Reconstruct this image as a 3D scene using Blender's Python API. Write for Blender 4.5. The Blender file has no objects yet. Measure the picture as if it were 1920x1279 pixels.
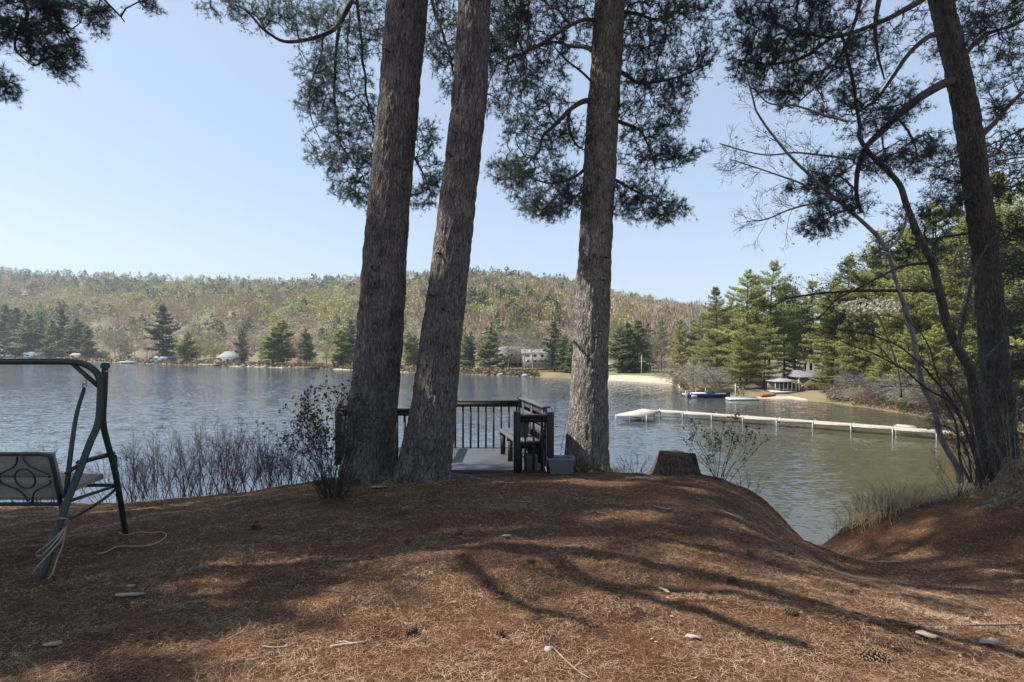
import bpy, bmesh, math, random
import numpy as np
from mathutils import Vector, Matrix

# ------------------------------------------------------------------ camera, world, sun
scene = bpy.context.scene
F, CU, HOR, EYE, WZ = 1067.0, 960.0, 650.0, 1.6, -5.4      # focal px, centre, horizon row, eye height, lake level
cam_d = bpy.data.cameras.new('camera'); cam = bpy.data.objects.new('camera', cam_d)
scene.collection.objects.link(cam); scene.camera = cam
cam.location = (0, 0, EYE); cam.rotation_euler = (math.radians(90), 0, 0)
cam_d.lens = 20.0; cam_d.sensor_width = 36.0; cam_d.clip_start = 0.05; cam_d.clip_end = 6000
cam_d.shift_y = (HOR - 639.5) / 1920.0
SUN_AZ, SUN_EL = math.radians(-94), math.radians(50)
world = bpy.data.worlds.new('World'); scene.world = world; world.use_nodes = True
wn = world.node_tree.nodes; wn.clear()
sky = wn.new('ShaderNodeTexSky'); sky.sky_type = 'NISHITA'; sky.sun_disc = False
sky.sun_elevation = SUN_EL; sky.sun_rotation = SUN_AZ % (2*math.pi)
sky.air_density = 1.0; sky.dust_density = 1.3; sky.ozone_density = 2.2; sky.altitude = 200
bg = wn.new('ShaderNodeBackground'); bg.inputs[1].default_value = 0.143
wo = wn.new('ShaderNodeOutputWorld')
mixs = wn.new('ShaderNodeMix'); mixs.data_type = 'RGBA'; mixs.inputs[0].default_value = .6; mixs.inputs[7].default_value = (2.15, 2.5, 3.12, 1)
world.node_tree.links.new(sky.outputs[0], mixs.inputs[6]); world.node_tree.links.new(mixs.outputs[2], bg.inputs[0]); world.node_tree.links.new(bg.outputs[0], wo.inputs[0])
sun_d = bpy.data.lights.new('sun', 'SUN'); sun = bpy.data.objects.new('sun', sun_d)
scene.collection.objects.link(sun)
sun_d.energy = 5.0; sun_d.angle = math.radians(0.5); sun_d.color = (1.0, 0.95, 0.87)
SD = Vector((math.sin(SUN_AZ)*math.cos(SUN_EL), math.cos(SUN_AZ)*math.cos(SUN_EL), math.sin(SUN_EL)))
sun.rotation_euler = SD.to_track_quat('Z', 'Y').to_euler()
sun.location = (-30, 0, 40)
scene.view_settings.view_transform = 'Standard'; scene.view_settings.look = 'None'
scene.view_settings.gamma = 1.0; scene.view_settings.exposure = 0.82
scene.render.engine = 'CYCLES'
scene.cycles.max_bounces = 6; scene.cycles.transparent_max_bounces = 4

rng = np.random.default_rng(7); random.seed(7)
C = scene.collection

def P(u, v, d):
    return np.array([(u-CU)/F*d, d, EYE-(v-HOR)/F*d])

# ------------------------------------------------------------------ noise
def _h(i, j, k, s):
    n = (i.astype(np.int64)*374761393 + j.astype(np.int64)*668265263 + k.astype(np.int64)*2147483647 + s*974634777) & 0xffffffff
    n = ((n ^ (n >> 13))*1274126177) & 0xffffffff
    n = ((n ^ (n >> 16))*2246822519) & 0xffffffff
    return ((n ^ (n >> 15)) & 0xffffff)/float(0xffffff)
def vnoise(p, s=0):
    p = np.asarray(p, float); i = np.floor(p).astype(np.int64); f = p-i; f = f*f*(3-2*f)
    x, y, z = i[..., 0], i[..., 1], i[..., 2]; r = 0
    for a in (0, 1):
        for b in (0, 1):
            for c in (0, 1):
                w = (f[..., 0] if a else 1-f[..., 0])*(f[..., 1] if b else 1-f[..., 1])*(f[..., 2] if c else 1-f[..., 2])
                r = r + w*_h(x+a, y+b, z+c, s)
    return r
def fbm(p, o=4, s=0):
    r = 0; a = .5; p = np.asarray(p, float)
    for k in range(o):
        r = r+a*vnoise(p*(2**k), s+k); a *= .5
    return r/(1-.5**o)
def nrm(v):
    return v/np.maximum(np.linalg.norm(v, axis=-1, keepdims=True), 1e-9)

# ------------------------------------------------------------------ mesh helpers
def mesh_np(name, V, faces, mat=None, parent=None, smooth=False, col=None, loc=None):
    """faces: list of (n,k) int arrays"""
    me = bpy.data.meshes.new(name); V = np.asarray(V, np.float32)
    if loc is not None: V = V-np.asarray(loc, np.float32)
    me.vertices.add(len(V)); me.vertices.foreach_set('co', V.ravel())
    faces = [np.asarray(f, np.int32) for f in faces if len(f)]
    li = np.concatenate([f.ravel() for f in faces])
    tot = np.concatenate([np.full(len(f), f.shape[1], np.int32) for f in faces])
    st = np.concatenate([[0], np.cumsum(tot)[:-1]]).astype(np.int32)
    me.loops.add(len(li)); me.loops.foreach_set('vertex_index', li)
    me.polygons.add(len(tot)); me.polygons.foreach_set('loop_start', st)
    if smooth: me.polygons.foreach_set('use_smooth', np.ones(len(tot), bool))
    if col is not None:
        at = me.color_attributes.new('tint', 'FLOAT_COLOR', 'POINT')
        c4 = np.ones((len(V), 4), np.float32); c4[:, :3] = col; at.data.foreach_set('color', c4.ravel())
    me.update(calc_edges=True)
    o = bpy.data.objects.new(name, me); C.objects.link(o)
    if mat: me.materials.append(mat)
    if parent is not None: o.parent = parent
    if loc is not None: o.location = [float(q) for q in loc]
    return o
def tag(o, label=None, cat=None, group=None, kind=None):
    if label: o['label'] = label
    if cat: o['category'] = cat
    if group: o['group'] = group
    if kind: o['kind'] = kind
    return o
def thing(name, label, cat, loc=(0, 0, 0), rz=0.0, group=None):
    o = bpy.data.objects.new(name, None); C.objects.link(o)
    o.location = [float(q) for q in loc]; o.rotation_euler = (0, 0, rz); o.empty_display_size = .2
    return tag(o, label, cat, group)
def dup(root, loc, rz=0.0, s=1.0, label=None, group=None, sc=None):
    r = root.copy(); C.objects.link(r); r.location = [float(q) for q in loc]; r.rotation_euler = (0, 0, rz)
    r.scale = sc if sc else (s, s, s)
    if label: r['label'] = label
    if group: r['group'] = group
    for ch in list(root.children):
        c = ch.copy(); C.objects.link(c); c.parent = r
        for g in list(ch.children):
            q = g.copy(); C.objects.link(q); q.parent = c
    return r

class MB:
    """collects shapes into one mesh"""
    def __init__(s): s.V = []; s.Q = []; s.T = []; s.n = 0
    def add(s, V, Q=None, T=None):
        V = np.asarray(V, float)
        if Q is not None and len(Q): s.Q.append(np.asarray(Q)+s.n)
        if T is not None and len(T): s.T.append(np.asarray(T)+s.n)
        s.V.append(V); s.n += len(V); return s
    def box(s, c, size, rz=0.0, M=None, bev=0.0):
        sx, sy, sz = [q/2 for q in size]
        if bev > 0:
            b = min(bev, sx*.9, sy*.9, sz*.9); V = []
            bm = bmesh.new(); bmesh.ops.create_cube(bm, size=1)
            for v in bm.verts: v.co = Vector((v.co.x*2*sx, v.co.y*2*sy, v.co.z*2*sz))
            bmesh.ops.bevel(bm, geom=list(bm.edges), offset=b, segments=1, affect='EDGES')
            V = np.array([v.co[:] for v in bm.verts]); bm.verts.index_update()
            Q = [[v.index for v in f.verts] for f in bm.faces if len(f.verts) == 4]
            T = [[v.index for v in f.verts] for f in bm.faces if len(f.verts) == 3]; bm.free()
        else:
            V = np.array([[x, y, z] for x in (-sx, sx) for y in (-sy, sy) for z in (-sz, sz)])
            Q = [[0, 1, 3, 2], [4, 6, 7, 5], [0, 4, 5, 1], [2, 3, 7, 6], [0, 2, 6, 4], [1, 5, 7, 3]]; T = None
        if M is not None: V = V@np.array(M).T
        if rz: c_, s_ = math.cos(rz), math.sin(rz); V = V@np.array([[c_, s_, 0], [-s_, c_, 0], [0, 0, 1]])
        return s.add(V+np.asarray(c, float), Q, T)
    def bar(s, a, b, w, h, up=(0, 0, 1), bev=0.0):
        a = np.asarray(a, float); b = np.asarray(b, float); L = np.linalg.norm(b-a); x = (b-a)/L
        y = np.cross(up, x)
        if np.linalg.norm(y) < 1e-4: y = np.cross((0, 1, 0), x)
        y = y/np.linalg.norm(y); z = np.cross(x, y)
        return s.box((a+b)/2, (L, w, h), M=np.stack([x, y, z], 1), bev=bev)
    def tube(s, pts, rad, n=8, cap=True, ell=None):
        pts = np.asarray(pts, float); m = len(pts); rad = np.broadcast_to(np.asarray(rad, float), (m,))
        t = nrm(np.gradient(pts, axis=0)); u = np.zeros_like(pts)
        ref = np.array([0, 0, 1.]) if abs(t[0, 2]) < .9 else np.array([1., 0, 0])
        for i in range(m):
            q = ref-t[i]*np.dot(ref, t[i]); q = q/max(np.linalg.norm(q), 1e-9); u[i] = q; ref = q
        w = np.cross(t, u); a = np.linspace(0, 2*math.pi, n, endpoint=False)
        V = pts[:, None]+rad[:, None, None]*(np.cos(a)[None, :, None]*u[:, None]+np.sin(a)[None, :, None]*w[:, None])
        V = V.reshape(-1, 3); i = np.arange(m-1)[:, None]*n; j = np.arange(n)[None]; k = (j+1) % n
        Q = np.stack([i+j, i+k, i+n+k, i+n+j], -1).reshape(-1, 4); T = []
        if cap:
            V = np.vstack([V, pts[0], pts[-1]]); c0 = m*n
            T = [[c0, (q+1) % n, q] for q in range(n)]+[[c0+1, (m-1)*n+q, (m-1)*n+(q+1) % n] for q in range(n)]
        return s.add(V, Q, T)
    def segs(s, A, B, ra, rb, n=3):
        A = np.asarray(A); B = np.asarray(B); K = len(A)
        if K == 0: return s
        ra = np.broadcast_to(ra, (K,)); rb = np.broadcast_to(rb, (K,))
        t = nrm(B-A); ref = np.where(np.abs(t[:, 2:3]) < .9, np.array([[0, 0, 1.]]), np.array([[1., 0, 0]]))
        u = nrm(np.cross(t, ref)); w = np.cross(t, u); a = np.linspace(0, 2*math.pi, n, endpoint=False)
        d = np.cos(a)[None, :, None]*u[:, None]+np.sin(a)[None, :, None]*w[:, None]
        V = np.concatenate([A[:, None]+d*ra[:, None, None], B[:, None]+d*rb[:, None, None]], 1).reshape(-1, 3)
        o = np.arange(K)[:, None]*2*n; j = np.arange(n)[None]; k = (j+1) % n
        Q = np.stack([o+j, o+k, o+n+k, o+n+j], -1).reshape(-1, 4)
        return s.add(V, Q)
    def lathe(s, prof, c=(0, 0, 0), n=16, seed=None, amp=0):
        a = np.linspace(0, 2*math.pi, n, endpoint=False); V = []
        for r, z in prof: V += [[r*math.cos(q), r*math.sin(q), z] for q in a]
        m = len(prof); i = np.arange(m-1)[:, None]*n; j = np.arange(n)[None]; k = (j+1) % n
        Q = np.stack([i+j, i+k, i+n+k, i+n+j], -1).reshape(-1, 4)
        return s.add(np.array(V)+np.asarray(c, float), Q)
    def build(s, name, mat, parent=None, smooth=False, loc=None, col=None):
        V = np.vstack(s.V); fs = []
        if s.Q: fs.append(np.vstack(s.Q))
        if s.T: fs.append(np.vstack(s.T))
        return mesh_np(name, V, fs, mat, parent, smooth, col, loc)

def smooth_line(pts, n):
    """Catmull-Rom through pts -> n samples (works on any column count)"""
    p = np.asarray(pts, float); m = len(p)
    if m == 2:
        t = np.linspace(0, 1, n)[:, None]; return p[0]*(1-t)+p[1]*t
    q = np.vstack([2*p[0]-p[1], p, 2*p[-1]-p[-2]]); out = []
    for t in np.linspace(0, m-1-1e-6, n):
        i = int(t); f = t-i; a, b, c, d = q[i:i+4]
        out.append(.5*((2*b)+(-a+c)*f+(2*a-5*b+4*c-d)*f*f+(-a+3*b-3*c+d)*f**3))
    return np.array(out)

# ------------------------------------------------------------------ materials
def newmat(name):
    m = bpy.data.materials.new(name); m.use_nodes = True; nt = m.node_tree
    return m, nt, nt.nodes['Principled BSDF']
def nd(nt, t, **k):
    n = nt.nodes.new(t)
    for a, b in k.items():
        if a.startswith('i_'):
            key = a[2:]; key = int(key) if key.isdigit() else key.replace('_', ' ')
            n.inputs[key].default_value = b
        else: setattr(n, a, b)
    return n
def noise(nt, co, scale, detail=4, rough=.55, dist=0):
    n = nd(nt, 'ShaderNodeTexNoise'); n.inputs['Scale'].default_value = scale; n.inputs['Detail'].default_value = detail
    n.inputs['Roughness'].default_value = rough; n.inputs['Distortion'].default_value = dist
    if co is not None: nt.links.new(co, n.inputs['Vector'])
    return n.outputs['Fac']
def mapping(nt, co, scale=(1, 1, 1), rot=(0, 0, 0)):
    m = nd(nt, 'ShaderNodeMapping'); m.inputs['Scale'].default_value = scale; m.inputs['Rotation'].default_value = rot
    nt.links.new(co, m.inputs['Vector']); return m.outputs[0]
def ramp(nt, fac, stops):
    r = nd(nt, 'ShaderNodeValToRGB'); e = r.color_ramp.elements
    while len(e) < len(stops): e.new(.5)
    for k, (p, c) in enumerate(stops):
        e[k].position = p; e[k].color = (c[0], c[1], c[2], 1) if not isinstance(c, (int, float)) else (c, c, c, 1)
    nt.links.new(fac, r.inputs[0]); return r.outputs[0]
def mixc(nt, fac, a, b, mode='MIX'):
    m = nd(nt, 'ShaderNodeMix', data_type='RGBA', blend_type=mode)
    for s, v in ((0, fac), (6, a), (7, b)):
        if hasattr(v, 'is_output'): nt.links.new(v, m.inputs[s])
        else: m.inputs[s].default_value = v if s == 0 else (*v[:3], 1)
    return m.outputs[2]
def math_(nt, op, a, b=0.0):
    m = nd(nt, 'ShaderNodeMath', operation=op)
    for i, v in ((0, a), (1, b)):
        if hasattr(v, 'is_output'): nt.links.new(v, m.inputs[i])
        else: m.inputs[i].default_value = v
    return m.outputs[0]
def bump(nt, bs, h, dist=.01, st=1.0, prev=None):
    b = nd(nt, 'ShaderNodeBump'); b.inputs['Distance'].default_value = dist; b.inputs['Strength'].default_value = st
    nt.links.new(h, b.inputs['Height'])
    if prev is not None: nt.links.new(prev, b.inputs['Normal'])
    if bs is not None: nt.links.new(b.outputs[0], bs.inputs['Normal'])
    return b.outputs[0]
def objco(nt): return nd(nt, 'ShaderNodeTexCoord').outputs['Object']
def geopos(nt): return nd(nt, 'ShaderNodeNewGeometry').outputs['Position']

def mat_simple(name, c1, c2=None, rough=.7, scale=8, stretch=(1, 1, 1), bmp=0.0, metal=0.0, detail=5, spec=.4):
    m, nt, bs = newmat(name); co = mapping(nt, objco(nt), stretch)
    f = noise(nt, co, scale, detail)
    nt.links.new(ramp(nt, f, [(.3, c1), (.7, c2 or [q*.7 for q in c1])]), bs.inputs['Base Color'])
    bs.inputs['Roughness'].default_value = rough; bs.inputs['Metallic'].default_value = metal
    bs.inputs['Specular IOR Level'].default_value = spec
    if bmp: bump(nt, bs, f, bmp)
    return m
def mat_leaf(name, c1, c2, transl=.35, tint=False, rough=.55, scale=1.5, spec=.3):
    m, nt, bs = newmat(name); f = noise(nt, geopos(nt), scale, 3)
    oi = nd(nt, 'ShaderNodeObjectInfo').outputs['Random']
    c = mixc(nt, ramp(nt, f, [(.3, 0.0), (.7, 1.0)]), c1, c2)
    if tint:
        at = nd(nt, 'ShaderNodeAttribute', attribute_name='tint').outputs['Color']
        c = mixc(nt, 1.0, at, ramp(nt, f, [(.3, .8), (.7, 1.15)]), 'MULTIPLY')
    else:
        k = ramp(nt, oi, [(0, .8), (1, 1.2)]); c = mixc(nt, 1.0, c, k, 'MULTIPLY')
    nt.links.new(c, bs.inputs['Base Color']); bs.inputs['Roughness'].default_value = rough
    bs.inputs['Specular IOR Level'].default_value = spec
    t = nd(nt, 'ShaderNodeBsdfTranslucent'); nt.links.new(c, t.inputs[0])
    mx = nd(nt, 'ShaderNodeMixShader'); mx.inputs[0].default_value = transl
    nt.links.new(bs.outputs[0], mx.inputs[1]); nt.links.new(t.outputs[0], mx.inputs[2])
    nt.links.new(mx.outputs[0], nt.nodes['Material Output'].inputs[0])
    return m
def mat_bark(name, ridge, crev, lichen=None, sc=1.0):
    m, nt, bs = newmat(name); g = geopos(nt)
    wob = nd(nt, 'ShaderNodeTexNoise'); wob.inputs['Scale'].default_value = 7*sc; wob.inputs['Detail'].default_value = 3; nt.links.new(g, wob.inputs['Vector'])
    off = nd(nt, 'ShaderNodeVectorMath', operation='SCALE'); nt.links.new(wob.outputs['Color'], off.inputs[0]); off.inputs['Scale'].default_value = .11/sc
    ad = nd(nt, 'ShaderNodeVectorMath', operation='ADD'); nt.links.new(g, ad.inputs[0]); nt.links.new(off.outputs[0], ad.inputs[1])
    co = mapping(nt, ad.outputs[0], (20*sc, 20*sc, 3.6*sc))
    f1 = noise(nt, co, 1.2, 7, .7, .4)
    vor = nd(nt, 'ShaderNodeTexVoronoi', feature='DISTANCE_TO_EDGE'); vor.inputs['Scale'].default_value = 1.5
    nt.links.new(co, vor.inputs['Vector'])
    v = ramp(nt, vor.outputs[0], [(0.0, 0.0), (.3, 1.0)])
    h = math_(nt, 'ADD', math_(nt, 'MULTIPLY', v, .38), math_(nt, 'MULTIPLY', f1, 1.05))
    col = ramp(nt, h, [(.42, crev), (.74, ridge), (1.0, [q*1.35 for q in ridge])])
    big = noise(nt, g, 1.3, 4)
    col = mixc(nt, 1.0, col, ramp(nt, noise(nt, g, 3.0, 5, .6), [(.3, .72), (.7, 1.28)]), 'MULTIPLY')
    if lichen: col = mixc(nt, ramp(nt, big, [(.5, 0.0), (.68, .65)]), col, lichen)
    nt.links.new(col, bs.inputs['Base Color']); bs.inputs['Roughness'].default_value = .85
    bs.inputs['Specular IOR Level'].default_value = .25
    bump(nt, bs, h, .05/sc, 1.0)
    return m

M = {}
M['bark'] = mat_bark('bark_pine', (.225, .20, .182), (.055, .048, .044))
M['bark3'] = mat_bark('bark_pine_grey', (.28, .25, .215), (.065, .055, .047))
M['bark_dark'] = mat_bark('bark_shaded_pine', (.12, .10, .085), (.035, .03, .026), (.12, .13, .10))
M['limb'] = mat_simple('limb_bark', (.11, .085, .07), (.06, .048, .042), .85, 14, (1, 1, .4), .004)
M['twig'] = mat_simple('twig_grey', (.07, .058, .055), (.04, .033, .03), .8, 10)
M['twig_pale'] = mat_simple('twig_pale', (.30, .255, .18), (.19, .16, .115), .8, 10)
M['sapling'] = mat_simple('sapling_bark', (.26, .25, .24), (.13, .12, .12), .7, 18, (1, 1, .3), .002)
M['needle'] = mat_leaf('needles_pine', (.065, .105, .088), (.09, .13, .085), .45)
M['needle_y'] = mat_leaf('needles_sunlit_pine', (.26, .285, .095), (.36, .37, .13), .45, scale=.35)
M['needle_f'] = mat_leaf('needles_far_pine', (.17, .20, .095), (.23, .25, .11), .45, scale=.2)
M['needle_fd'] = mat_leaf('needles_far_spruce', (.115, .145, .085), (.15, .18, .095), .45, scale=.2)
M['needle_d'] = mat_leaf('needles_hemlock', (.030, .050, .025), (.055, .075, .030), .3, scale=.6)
M['far_leaf'] = mat_leaf('far_foliage', (.1, .1, .1), (.1, .1, .1), .3, tint=True, scale=.05)
M['bud'] = mat_leaf('bud_leaves', (.06, .07, .045), (.09, .075, .05), .3, scale=4)
M['drygrass'] = mat_leaf('dry_grass', (.60, .50, .33), (.46, .36, .23), .4, scale=3)

# ground: reddish pine litter
m, nt, bs = newmat('pine_litter'); g = geopos(nt)
n1 = noise(nt, g, 1.1, 5, .6); n2 = noise(nt, g, 55, 6, .7, 1.0); n3 = noise(nt, mapping(nt, g, (160, 30, 60), (0, 0, .5)), 1, 3, .6, 1.5)
n4 = noise(nt, mapping(nt, g, (28, 150, 60), (0, 0, .9)), 1, 3, .6, 1.5)
lit = mixc(nt, ramp(nt, n1, [(.35, 0.0), (.65, 1.0)]), (.125, .054, .028), (.205, .104, .056))
lit = mixc(nt, ramp(nt, n2, [(.35, .0), (.7, 1.0)]), [q for q in (.062, .030, .018)], lit)
st = math_(nt, 'MAXIMUM', n3, n4)
lit = mixc(nt, ramp(nt, st, [(.58, 0.0), (.72, .85)]), lit, (.42, .29, .19))
sp = nd(nt, 'ShaderNodeTexVoronoi'); sp.inputs['Scale'].default_value = 9; nt.links.new(g, sp.inputs['Vector'])
lit = mixc(nt, ramp(nt, sp.outputs['Distance'], [(.05, .55), (.10, 0.0)]), lit, (.40, .33, .27))
nt.links.new(lit, bs.inputs['Base Color']); bs.inputs['Roughness'].default_value = .95; bs.inputs['Specular IOR Level'].default_value = .1
h = math_(nt, 'ADD', n2, st); bump(nt, bs, h, .02, 1.0)
M['ground'] = m

m, nt, bs = newmat('lake_water'); g = geopos(nt)
def slope(scale, sc3, rot, amp, detail=3, dist=.6):
    n = nd(nt, 'ShaderNodeTexNoise'); n.inputs['Scale'].default_value = scale; n.inputs['Detail'].default_value = detail; n.inputs['Distortion'].default_value = dist
    nt.links.new(mapping(nt, g, sc3, (0, 0, rot)), n.inputs['Vector'])
    v = nd(nt, 'ShaderNodeVectorMath', operation='SUBTRACT'); nt.links.new(n.outputs['Color'], v.inputs[0]); v.inputs[1].default_value = (.5, .5, .5)
    w = nd(nt, 'ShaderNodeVectorMath', operation='MULTIPLY'); nt.links.new(v.outputs[0], w.inputs[0]); w.inputs[1].default_value = (amp*.6, amp, 0); return w.outputs[0]
def vadd(a, b):
    v = nd(nt, 'ShaderNodeVectorMath', operation='ADD'); nt.links.new(a, v.inputs[0]); nt.links.new(b, v.inputs[1]); return v.outputs[0]
calm = ramp(nt, noise(nt, mapping(nt, g, (.012, .035, 1)), 1.0, 3), [(.35, .42), (.65, 1.0)])
sl = vadd(vadd(slope(1, (2.2, 4.4, 1), .22, .52), slope(1, (.5, 1.4, 1), -.15, .34)), slope(1, (6, 12, 1), .4, .30))
sm = nd(nt, 'ShaderNodeVectorMath', operation='SCALE'); nt.links.new(sl, sm.inputs[0]); nt.links.new(calm, sm.inputs['Scale'])
up_ = nd(nt, 'ShaderNodeVectorMath', operation='ADD'); nt.links.new(sm.outputs[0], up_.inputs[0]); up_.inputs[1].default_value = (0, 0, 1)
nn_ = nd(nt, 'ShaderNodeVectorMath', operation='NORMALIZE'); nt.links.new(up_.outputs[0], nn_.inputs[0]); nt.links.new(nn_.outputs[0], bs.inputs['Normal'])
sx = nd(nt, 'ShaderNodeSeparateXYZ'); nt.links.new(g, sx.inputs[0])
shal = ramp(nt, math_(nt, 'MULTIPLY', math_(nt, 'SUBTRACT', math_(nt, 'DIVIDE', sx.outputs[0], math_(nt, 'ADD', sx.outputs[1], 4)), .1), 2.2), [(.0, 0.0), (1.0, 1.0)])
dc = mixc(nt, shal, (.055, .073, .098), (.064, .058, .034))  # blue-grey base fills in for weak sky reflection, browner over the right-hand shallows
nt.links.new(dc, bs.inputs['Base Color']); bs.inputs['Roughness'].default_value = .08; bs.inputs['IOR'].default_value = 1.33
M['water'] = m

M['land'] = mat_simple('shore_soil', (.22, .17, .10), (.12, .10, .05), .95, .15, bmp=.1)
M['hill'] = mat_simple('hill_floor', (.17, .13, .09), (.10, .095, .05), .95, .03)
M['sand'] = mat_simple('beach_sand', (.42, .37, .29), (.34, .29, .22), .95, .6)
M['lawn'] = mat_simple('lawn_grass', (.16, .19, .06), (.22, .21, .09), .95, .4)
M['metal_green'] = mat_simple('dark_green_metal', (.018, .036, .032), (.028, .048, .042), .42, 25, spec=.5)
M['cushion'] = mat_simple('cushion_fabric', (.36, .33, .28), (.29, .26, .22), .9, 40, bmp=.002)
M['rope'] = mat_simple('rope_fibre', (.38, .33, .27), (.27, .23, .18), .9, 60, bmp=.002)
M['wood_dark'] = mat_simple('stained_wood', (.040, .036, .038), (.024, .022, .024), .6, 12, (1, 1, .2), .002)
M['wood_deck'] = mat_simple('deck_boards', (.115, .115, .135), (.07, .068, .08), .55, 9, (.3, 4, 1), .002)
M['dockwood'] = mat_simple('dock_boards', (.50, .46, .39), (.36, .32, .26), .8, 5, (3, 3, 1), .003)
M['dockside'] = mat_simple('dock_fascia', (.32, .20, .14), (.22, .15, .11), .8, 3)
M['steel'] = mat_simple('galvanised_steel', (.42, .42, .42), (.28, .28, .28), .45, 10, metal=.4)
M['planter'] = mat_simple('planter_plastic', (.20, .23, .245), (.155, .18, .20), .5, 6)
M['soil'] = mat_simple('potting_soil', (.05, .035, .025), None, .95, 30, bmp=.01)
M['green_plastic'] = mat_simple('green_plastic', (.07, .13, .085), (.05, .10, .065), .5, 6)
M['stump'] = mat_bark('stump_bark', (.13, .095, .072), (.04, .03, .024), sc=1.0)
M['stump_tan'] = mat_bark('root_bark', (.24, .19, .14), (.09, .07, .05), sc=.9)
M['cone'] = mat_simple('cone_scales', (.16, .085, .045), (.30, .22, .15), .8, 40)
M['stick'] = mat_simple('dead_stick', (.38, .30, .24), (.24, .18, .14), .85, 20)
M['chip'] = mat_simple('bark_chip', (.42, .34, .28), (.3, .24, .19), .9, 20)
M['white'] = mat_simple('white_paint', (.6, .6, .58), (.52, .52, .5), .5, 2)
M['navy'] = mat_simple('navy_gelcoat', (.015, .02, .05), (.02, .025, .06), .25, 2)
M['orange'] = mat_simple('orange_plastic', (.45, .09, .03), None, .4, 2)
M['olive'] = mat_simple('olive_shingle', (.17, .135, .065), (.13, .105, .05), .85, 3, (1, 1, 6))
M['roof'] = mat_simple('grey_shingle', (.27, .265, .26), (.2, .2, .2), .85, 2)
M['roof_d'] = mat_simple('dark_shingle', (.19, .19, .20), (.14, .14, .15), .85, 2)
M['glass'] = mat_simple('window_glass', (.03, .04, .05), None, .08, 2)
M['glass_b'] = mat_simple('window_dark', (.05, .06, .07), None, .2, 2)
M['brownwall'] = mat_simple('brown_siding', (.22, .15, .10), (.16, .11, .08), .85, 2)
M['bluewall'] = mat_simple('blue_siding', (.12, .22, .30), (.10, .18, .25), .8, 2)
M['trim'] = mat_simple('cream_trim', (.75, .68, .5), (.68, .6, .44), .7, 2)
M['rock'] = mat_simple('shore_rock', (.26, .24, .21), (.18, .165, .15), .9, 1.2, bmp=.05)
M['moss'] = mat_leaf('moss_leaf', (.07, .09, .035), (.11, .12, .05), .3, scale=9)
M['blossom'] = mat_leaf('blossom_petals', (.50, .46, .40), (.42, .38, .30), .35, scale=2)
M['needle_litter'] = mat_leaf('fallen_needles', (.36, .185, .095), (.76, .56, .38), .15, tint=False, scale=2.5, spec=.2, rough=.7)
M['dry_leaf'] = mat_leaf('dry_leaf', (.46, .36, .27), (.34, .25, .18), .2, scale=7)

# ------------------------------------------------------------------ terrain
crest = [(-900, 975, 8.5), (-400, 960, 8.5), (0, 948, 8.7), (240, 941, 8.9), (400, 930, 9.0), (520, 915, 9.2), (600, 898, 9.3), (700, 888, 9.4), (850, 887, 9.4),
         (960, 887, 9.4), (1060, 887, 10.1), (1140, 888, 10.2), (1220, 893, 9.8), (1300, 893, 9.4), (1360, 901, 9.0), (1400, 914, 8.7),
         (1450, 954, 8.4), (1500, 1005, 8.0), (1528, 1028, 7.85), (1565, 1022, 8.1), (1620, 975, 8.5), (1680, 947, 8.8), (1760, 930, 8.9), (1850, 915, 8.8), (1920, 900, 8.7)]
CP = np.array([P(*c) for c in crest])
ctrl = [(0, 0, 0), (-3, 0, .0), (3, 0, 0), (0, -6, .2), (-10, -6, .2), (10, -6, .3), (0, -20, .8), (-20, -15, .6), (20, -15, 1), (-1.2, 2.7, 0), (1.2, 2.7, 0), (2.6, 2.7, -.03), (-3, 2.7, 0),
        (0, 4.2, -.06), (-2, 5, -.14), (-4, 4.5, -.13), (-7, 5, -.25), (-12, 4, -.1), (0, 7, -.24), (-3, 7, -.30), (1.6, 7, -.24), (2.3, 6, -.22), (2.9, 7.6, -.36), (1.7, 4.5, -.10), (2.4, 4.2, -.17),
        (3.5, 6.0, -.80), (3.0, 5.0, -.42), (2.9, 4, -.22), (4.3, 6.5, -.88), (5, 6.2, -.72), (4.2, 4.6, -.42), (6, 7, -.50), (6.2, 5, -.25), (7.2, 7, -.25), (4.5, 3, -.1), (7, 3, 0), (9, 6, .25), (9.5, 9, -.3), (12, 8, -.2), (20, 8, .2), (-20, 6, -.3), (25, 20, .5), (14, 12, -.8)]
K = np.vstack([np.array(ctrl, float), CP])
def _tps(r2): return .5*r2*np.log(r2+1e-9)
def _solve(K):
    n = len(K); d2 = ((K[:, None, :2]-K[None, :, :2])**2).sum(-1); A = np.zeros((n+3, n+3))
    A[:n, :n] = _tps(d2)+np.eye(n)*.05; A[:n, n] = 1; A[:n, n+1:] = K[:, :2]; A[n, :n] = 1; A[n+1:, :n] = K[:, :2].T
    return np.linalg.solve(A, np.concatenate([K[:, 2], [0, 0, 0]]))
_W = _solve(K)
def plateau(x, y):
    sh = np.shape(x); x = np.ravel(x).astype(float); y = np.ravel(y).astype(float); z = np.zeros(len(x))
    for k in range(len(K)): z += _W[k]*_tps((x-K[k, 0])**2+(y-K[k, 1])**2)
    n = len(K); return (z+_W[n]+_W[n+1]*x+_W[n+2]*y).reshape(sh)
_cx = np.concatenate([[-60, -25], CP[:, 0], [10, 14, 30, 60]]); _cy = np.concatenate([[9, 8.2], CP[:, 1], [9.6, 14, 34, 60]])
_o = np.argsort(_cx); _cx = _cx[_o]; _cy = _cy[_o]
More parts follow.
